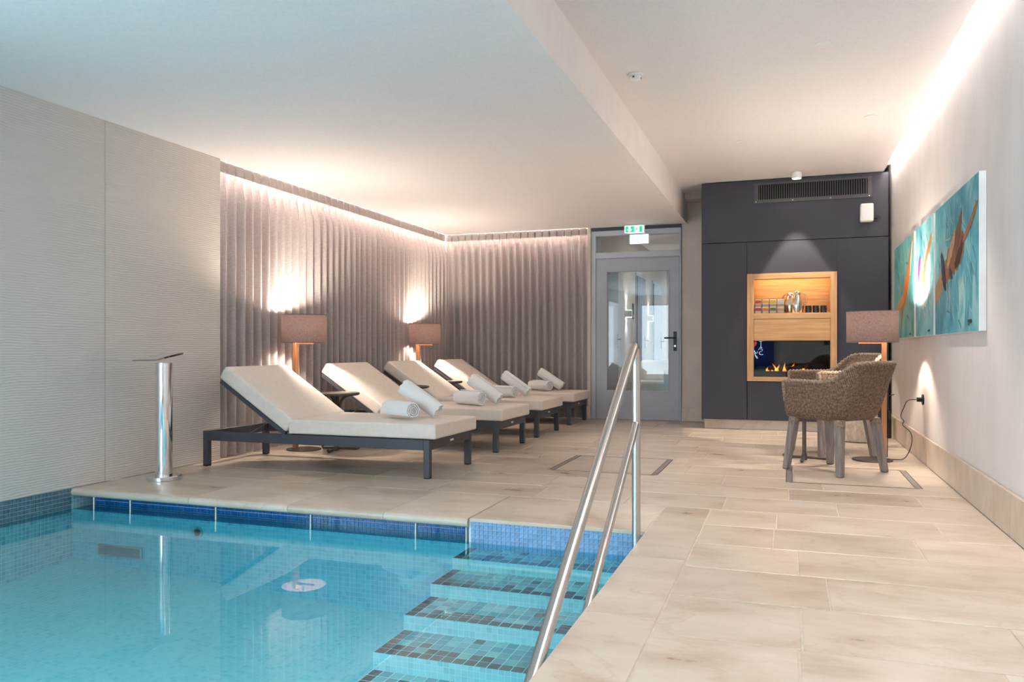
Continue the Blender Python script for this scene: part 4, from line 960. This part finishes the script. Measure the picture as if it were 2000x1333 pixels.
def painting(label, y0, y1, z0, z1, tm, strokes, marks):
    """strokes: (name, colour, [(u, v, half width) ...]) with u 0 at the far edge, 1 at the near edge"""
    t = thing('painting', label, 'painting', (XR, (y0+y1)/2, z0), 0, 'three swimmer paintings')
    w = (y1-y0)/2; h = z1-z0; d = .038
    ob('stretcher', box(-d, -.001, -w, w, 0, h, .002), M['canvas_side'], t); ob('painted_face', box(-d-.0012, -d+.0002, -w+.002, w-.002, .002, h-.002), tm, t)
    rb = random.Random(int(y0*100))
    for nm, c, cnt, rmin, rmax in marks:      # loose brush marks of the painted water
        bm = B(); xx = -d-.0014-.0003*rb.random()
        for _ in range(cnt):
            cy_, cz_ = rb.uniform(-w*.92, w*.92), rb.uniform(.06, .94)*h; ln = rb.uniform(.05, .22); an = rb.gauss(1.2, .5); r0 = rb.uniform(rmin, rmax); cu = rb.uniform(-.6, .6)
            q = []
            for k in range(6):
                f = k/5; aa = an+cu*(f-.5); q.append((cy_+(f-.5)*ln*math.cos(aa), cz_+(f-.5)*ln*math.sin(aa), r0*math.sin(math.pi*(.08+.84*f))*rb.uniform(.6, 1.2)))
            dy, dz = -math.sin(an), math.cos(an)
            v = [(bm.verts.new((xx, max(-w+.003, min(w-.003, y_+dy*r)), max(.004, min(h-.004, z_+dz*r)))), bm.verts.new((xx, max(-w+.003, min(w-.003, y_-dy*r)), max(.004, min(h-.004, z_-dz*r))))) for y_, z_, r in q]
            for p_, n_ in zip(v, v[1:]): bm.faces.new((p_[0], n_[0], n_[1], p_[1]))
        o = ob(nm, bm, mat('marks_%d_%s' % (int(y0*10), nm), srgb(*c), tuple(.8*v_ for v_ in srgb(*c)), rough=.5, scale=30), t); o['kind'] = 'stuff'
    lay = 0
    for nm, c, pts in strokes:
        lay += 1; sm = smooth_line(pts, 2); bm = B(); L_ = []; 
        P2 = [Vector(((1-u)*2*w-w, v*h)) for u, v, r in sm]
        for i in range(len(sm)):
            a_ = P2[max(i-1, 0)]; b_ = P2[min(i+1, len(sm)-1)]; dd = (b_-a_).normalized(); nn = Vector((-dd.y, dd.x)); r = sm[i][2]*(1+.15*math.sin(i*2.3))
            L_.append((P2[i]+nn*r, P2[i]-nn*r))
        xx = -d-.0013-.0004*lay
        vs = [[bm.verts.new((xx, max(-w+.002, min(w-.002, q.x)), max(.003, min(h-.003, q.y)))) for q in pr] for pr in L_]
        for a_, b_ in zip(vs, vs[1:]):
            try: bm.faces.new((a_[0], b_[0], b_[1], a_[1]))
            except ValueError: pass
        r_ = bmesh.ops.extrude_face_region(bm, geom=bm.faces[:]); bmesh.ops.translate(bm, verts=[v for v in r_['geom'] if isinstance(v, bmesh.types.BMVert)], vec=(.0006, 0, 0))
        ob(nm, bm, mat('paint_%s_%d_%d' % (nm, lay, int(y0*10)), srgb(*c), tuple(.62*v for v in srgb(*c)), rough=.5, scale=26, stretch=(1, 1, .5)), t)
t1 = teal('painted_water_green', srgb(70, 150, 160), srgb(104, 190, 190), srgb(160, 214, 206), 3); t2 = teal('painted_water_pale', srgb(80, 158, 176), srgb(120, 196, 206), srgb(190, 226, 228), 3); t3 = teal('painted_water_blue', srgb(52, 132, 152), srgb(88, 168, 182), srgb(176, 212, 206), 4)
Z0, Z1 = .995, 1.87
painting('teal painting of an orange swimmer, farthest of three on the right wall', 7.30, 8.58, Z0, Z1, t1, [
    ('body', (222, 140, 70), [(.98, .98, .02), (.9, .86, .05), (.8, .7, .07), (.68, .55, .09), (.55, .42, .08), (.46, .3, .05), (.42, .14, .03), (.4, .06, .01)]),
    ('trunks', (240, 128, 40), [(.72, .56, .06), (.58, .44, .1), (.5, .36, .05)]), ('leg', (232, 176, 120), [(.55, .42, .04), (.36, .36, .05), (.15, .3, .05), (.02, .24, .02)]),
    ('foam', (236, 240, 230), [(.95, .92, .01), (.86, .76, .03), (.84, .6, .01)]), ('signature', (30, 60, 70), [(.8, .03, .006), (.88, .035, .01)])], [('pale_marks', (168, 216, 206), 26, .004, .016), ('deep_marks', (70, 150, 164), 22, .005, .02), ('ochre_marks', (206, 190, 150), 8, .003, .01)])
painting('pale teal painting of a swimmer with raised arm, middle of three on the right wall', 6.37, 7.19, Z0, Z1, t2, [
    ('light', (214, 240, 240), [(.75, .75, .04), (.72, .5, .14), (.5, .36, .12), (.3, .3, .04)]),
    ('arm', (206, 150, 90), [(.92, .83, .03), (.8, .76, .04), (.62, .68, .03), (.5, .55, .04), (.42, .4, .04)]), ('body', (228, 190, 150), [(.3, .68, .05), (.32, .55, .08), (.34, .42, .07), (.32, .32, .03)]),
    ('cap', (140, 60, 150), [(.28, .72, .02), (.22, .64, .05), (.18, .56, .04), (.2, .5, .01)]), ('foam', (240, 246, 240), [(.36, .5, .02), (.4, .38, .04), (.36, .3, .01)]), ('signature', (30, 60, 90), [(.72, .04, .006), (.84, .045, .01)])], [('pale_marks', (196, 228, 228), 24, .004, .016), ('deep_marks', (76, 150, 172), 20, .005, .02), ('grey_marks', (150, 176, 172), 10, .004, .014)])
painting('large teal painting of a diving swimmer in dark blue trunks, nearest of three', 4.93, 6.29, Z0, Z1, t3, [
    ('leg', (198, 160, 116), [(.0, .3, .06), (.1, .36, .07), (.2, .42, .06), (.28, .45, .02)]), ('torso', (150, 104, 76), [(.22, .42, .05), (.36, .5, .09), (.5, .58, .13), (.62, .6, .12), (.72, .62, .05)]),
    ('arm', (128, 88, 64), [(.52, .58, .06), (.6, .7, .06), (.66, .8, .035), (.66, .86, .01)]), ('highlight', (214, 168, 130), [(.34, .5, .02), (.42, .6, .05), (.5, .68, .03), (.52, .74, .01)]),
    ('shadow', (62, 44, 40), [(.52, .48, .02), (.6, .52, .05), (.68, .6, .03), (.7, .66, .01)]), ('far_arm', (164, 112, 84), [(.7, .62, .02), (.84, .7, .025), (.94, .78, .025), (.99, .82, .01)]),
    ('trunks', (30, 44, 92), [(.18, .62, .02), (.22, .54, .05), (.25, .44, .06), (.28, .36, .03), (.3, .33, .01)]), ('head', (40, 44, 80), [(.4, .46, .02), (.44, .43, .03), (.46, .4, .01)]),
    ('signature', (20, 30, 44), [(.8, .075, .004), (.84, .07, .012), (.88, .07, .008)]), ('signature_dot', (20, 30, 44), [(.81, .05, .006), (.83, .05, .006)])], [('pale_marks', (150, 200, 198), 60, .002, .008), ('deep_marks', (56, 136, 156), 50, .004, .016), ('white_marks', (204, 224, 216), 22, .0015, .005)])

# outlet and cable
o = thing('wall_outlet', 'round black wall socket with a plugged cable below the paintings', 'socket', (XR, 7.07, .49))
ob('plate', cyl(B(), (-.001, 0, 0), (-.012, 0, 0), .042, 24), M['black'], o, 40); ob('plug', cyl(B(), (-.012, 0, 0), (-.05, 0, 0), .018, 16), M['black'], o, 40)
cab = smooth_line([(.97, 7.07, .49), (.9, 7.07, .487), (.88, 7.1, .42), (.86, 7.18, .34), (.89, 7.12, .31), (.87, 7.16, .275), (.92, 7.0, .24), (.93, 6.98, .16), (.9, 7.0, .06), (.87, 7.03, .008), (.82, 7.05, .005), (.77, 7.03, .005), (.74, 7.03, .005)], 3)
o = ob('lamp_cable', tube(B(), cab, .0032, 6), M['black'], None, 60); setp(o, 'thin black cable hanging from the wall socket to the floor lamp', 'cable')
# power block in the corner
o = thing('power_box', 'dark upright power box with a cable in the corner behind the lamp', 'power box', (.94, 8.75, 0)); ob('box', box(-.03, .03, -.03, .03, 0, .27, .004), M['black'], o); ob('cable', tube(B(), smooth_line([(-.0, -.0, .26), (-.04, -.03, .33), (-.02, -.02, .42), (.06, 0, .44)]), .004, 6), M['black'], o, 50)

# ------------------------------------------------------------------ sign behind the camera, on a board standing in for a blue window (seen mirrored in the fire glass)
ns = thing('neon_sign', 'white tube lettering with a red heart on an added blue board behind the camera', 'sign', (-.86, YF+.1, .72))
M['neonw'] = emis('neon_white', (.9, .96, 1), 6); M['neonr'] = emis('neon_red', (1, .12, .08), 3)
def glyph(name, strokes, m):
    bm = B()
    for s_ in strokes: tube(bm, [(-x, 0, z) for x, z in smooth_line(s_, 2)] if len(s_) > 2 else [(-x, 0, z) for x, z in s_], .0055, 6)
    ob(name, bm, m, ns, 60)
ob('window_blue_board', box(-.3, .51, -.06, -.04, -.35, .5, .004), mat('painted_window_blue', srgb(20, 70, 160), srgb(12, 44, 110), rough=.4, scale=3), ns)  # added board; its colour holds the dusk blue of a window
# letters run to the viewer's right when looking at the wall from the pool (towards -x is the viewer's right)
glyph('letter', [[(-.23, .36), (-.15, .36)], [(-.19, .36), (-.19, .2)], [(-.23, .2), (-.15, .2)]], M['neonw'])
bm = B(); hp_ = [(.0, .2), (.06, .28), (.07, .34), (.035, .37), (.0, .33), (-.035, .37), (-.07, .34), (-.06, .28), (0, .2)]
prism(bm, [(-(x-.02), z) for x, z in smooth_line(hp_, 2)[:-1]], Matrix.Rotation(R(90), 4, 'X'), .012); ob('heart', bm, M['neonr'], ns)
glyph('letter', [[(-.13, .16), (-.18, .175), (-.23, .15), (-.21, .11), (-.16, .09), (-.14, .05), (-.19, .01), (-.25, .03)]], M['neonw'])
glyph('letter', [[(-.1, .12), (-.1, .06), (-.06, .05), (-.03, .12)], [(-.03, .12), (-.05, 0), (-.09, -.09), (-.12, -.06), (-.04, .02)]], M['neonw'])
glyph('letter', [[(-.02, .04), (.02, .12), (.02, .19), (-.0, .16), (.01, .06), (.04, .04)]], M['neonw'])
glyph('letter', [[(.07, .18), (.06, .06), (.09, .04), (.12, .07)], [(.03, .13), (.11, .14)]], M['neonw'])

# ------------------------------------------------------------------ downlights of the ceilings
downlight('recessed downlight above the middle painting', .62, 6.95, ZH, (.93, 6.95, 0), 19, 44, (1, .86, .7), .35)
downlight('recessed downlight above the wicker armchairs', .2, 5.2, ZH, (.2, 5.2, 0), 50, 75)
downlight('recessed downlight above the open floor', -.4, 7.4, ZH, (-.4, 7.4, 0), 50, 75)
downlight('recessed downlight over the deck beside the pool', .1, 3.0, ZH, (.1, 3.0, 0), 50, 80)
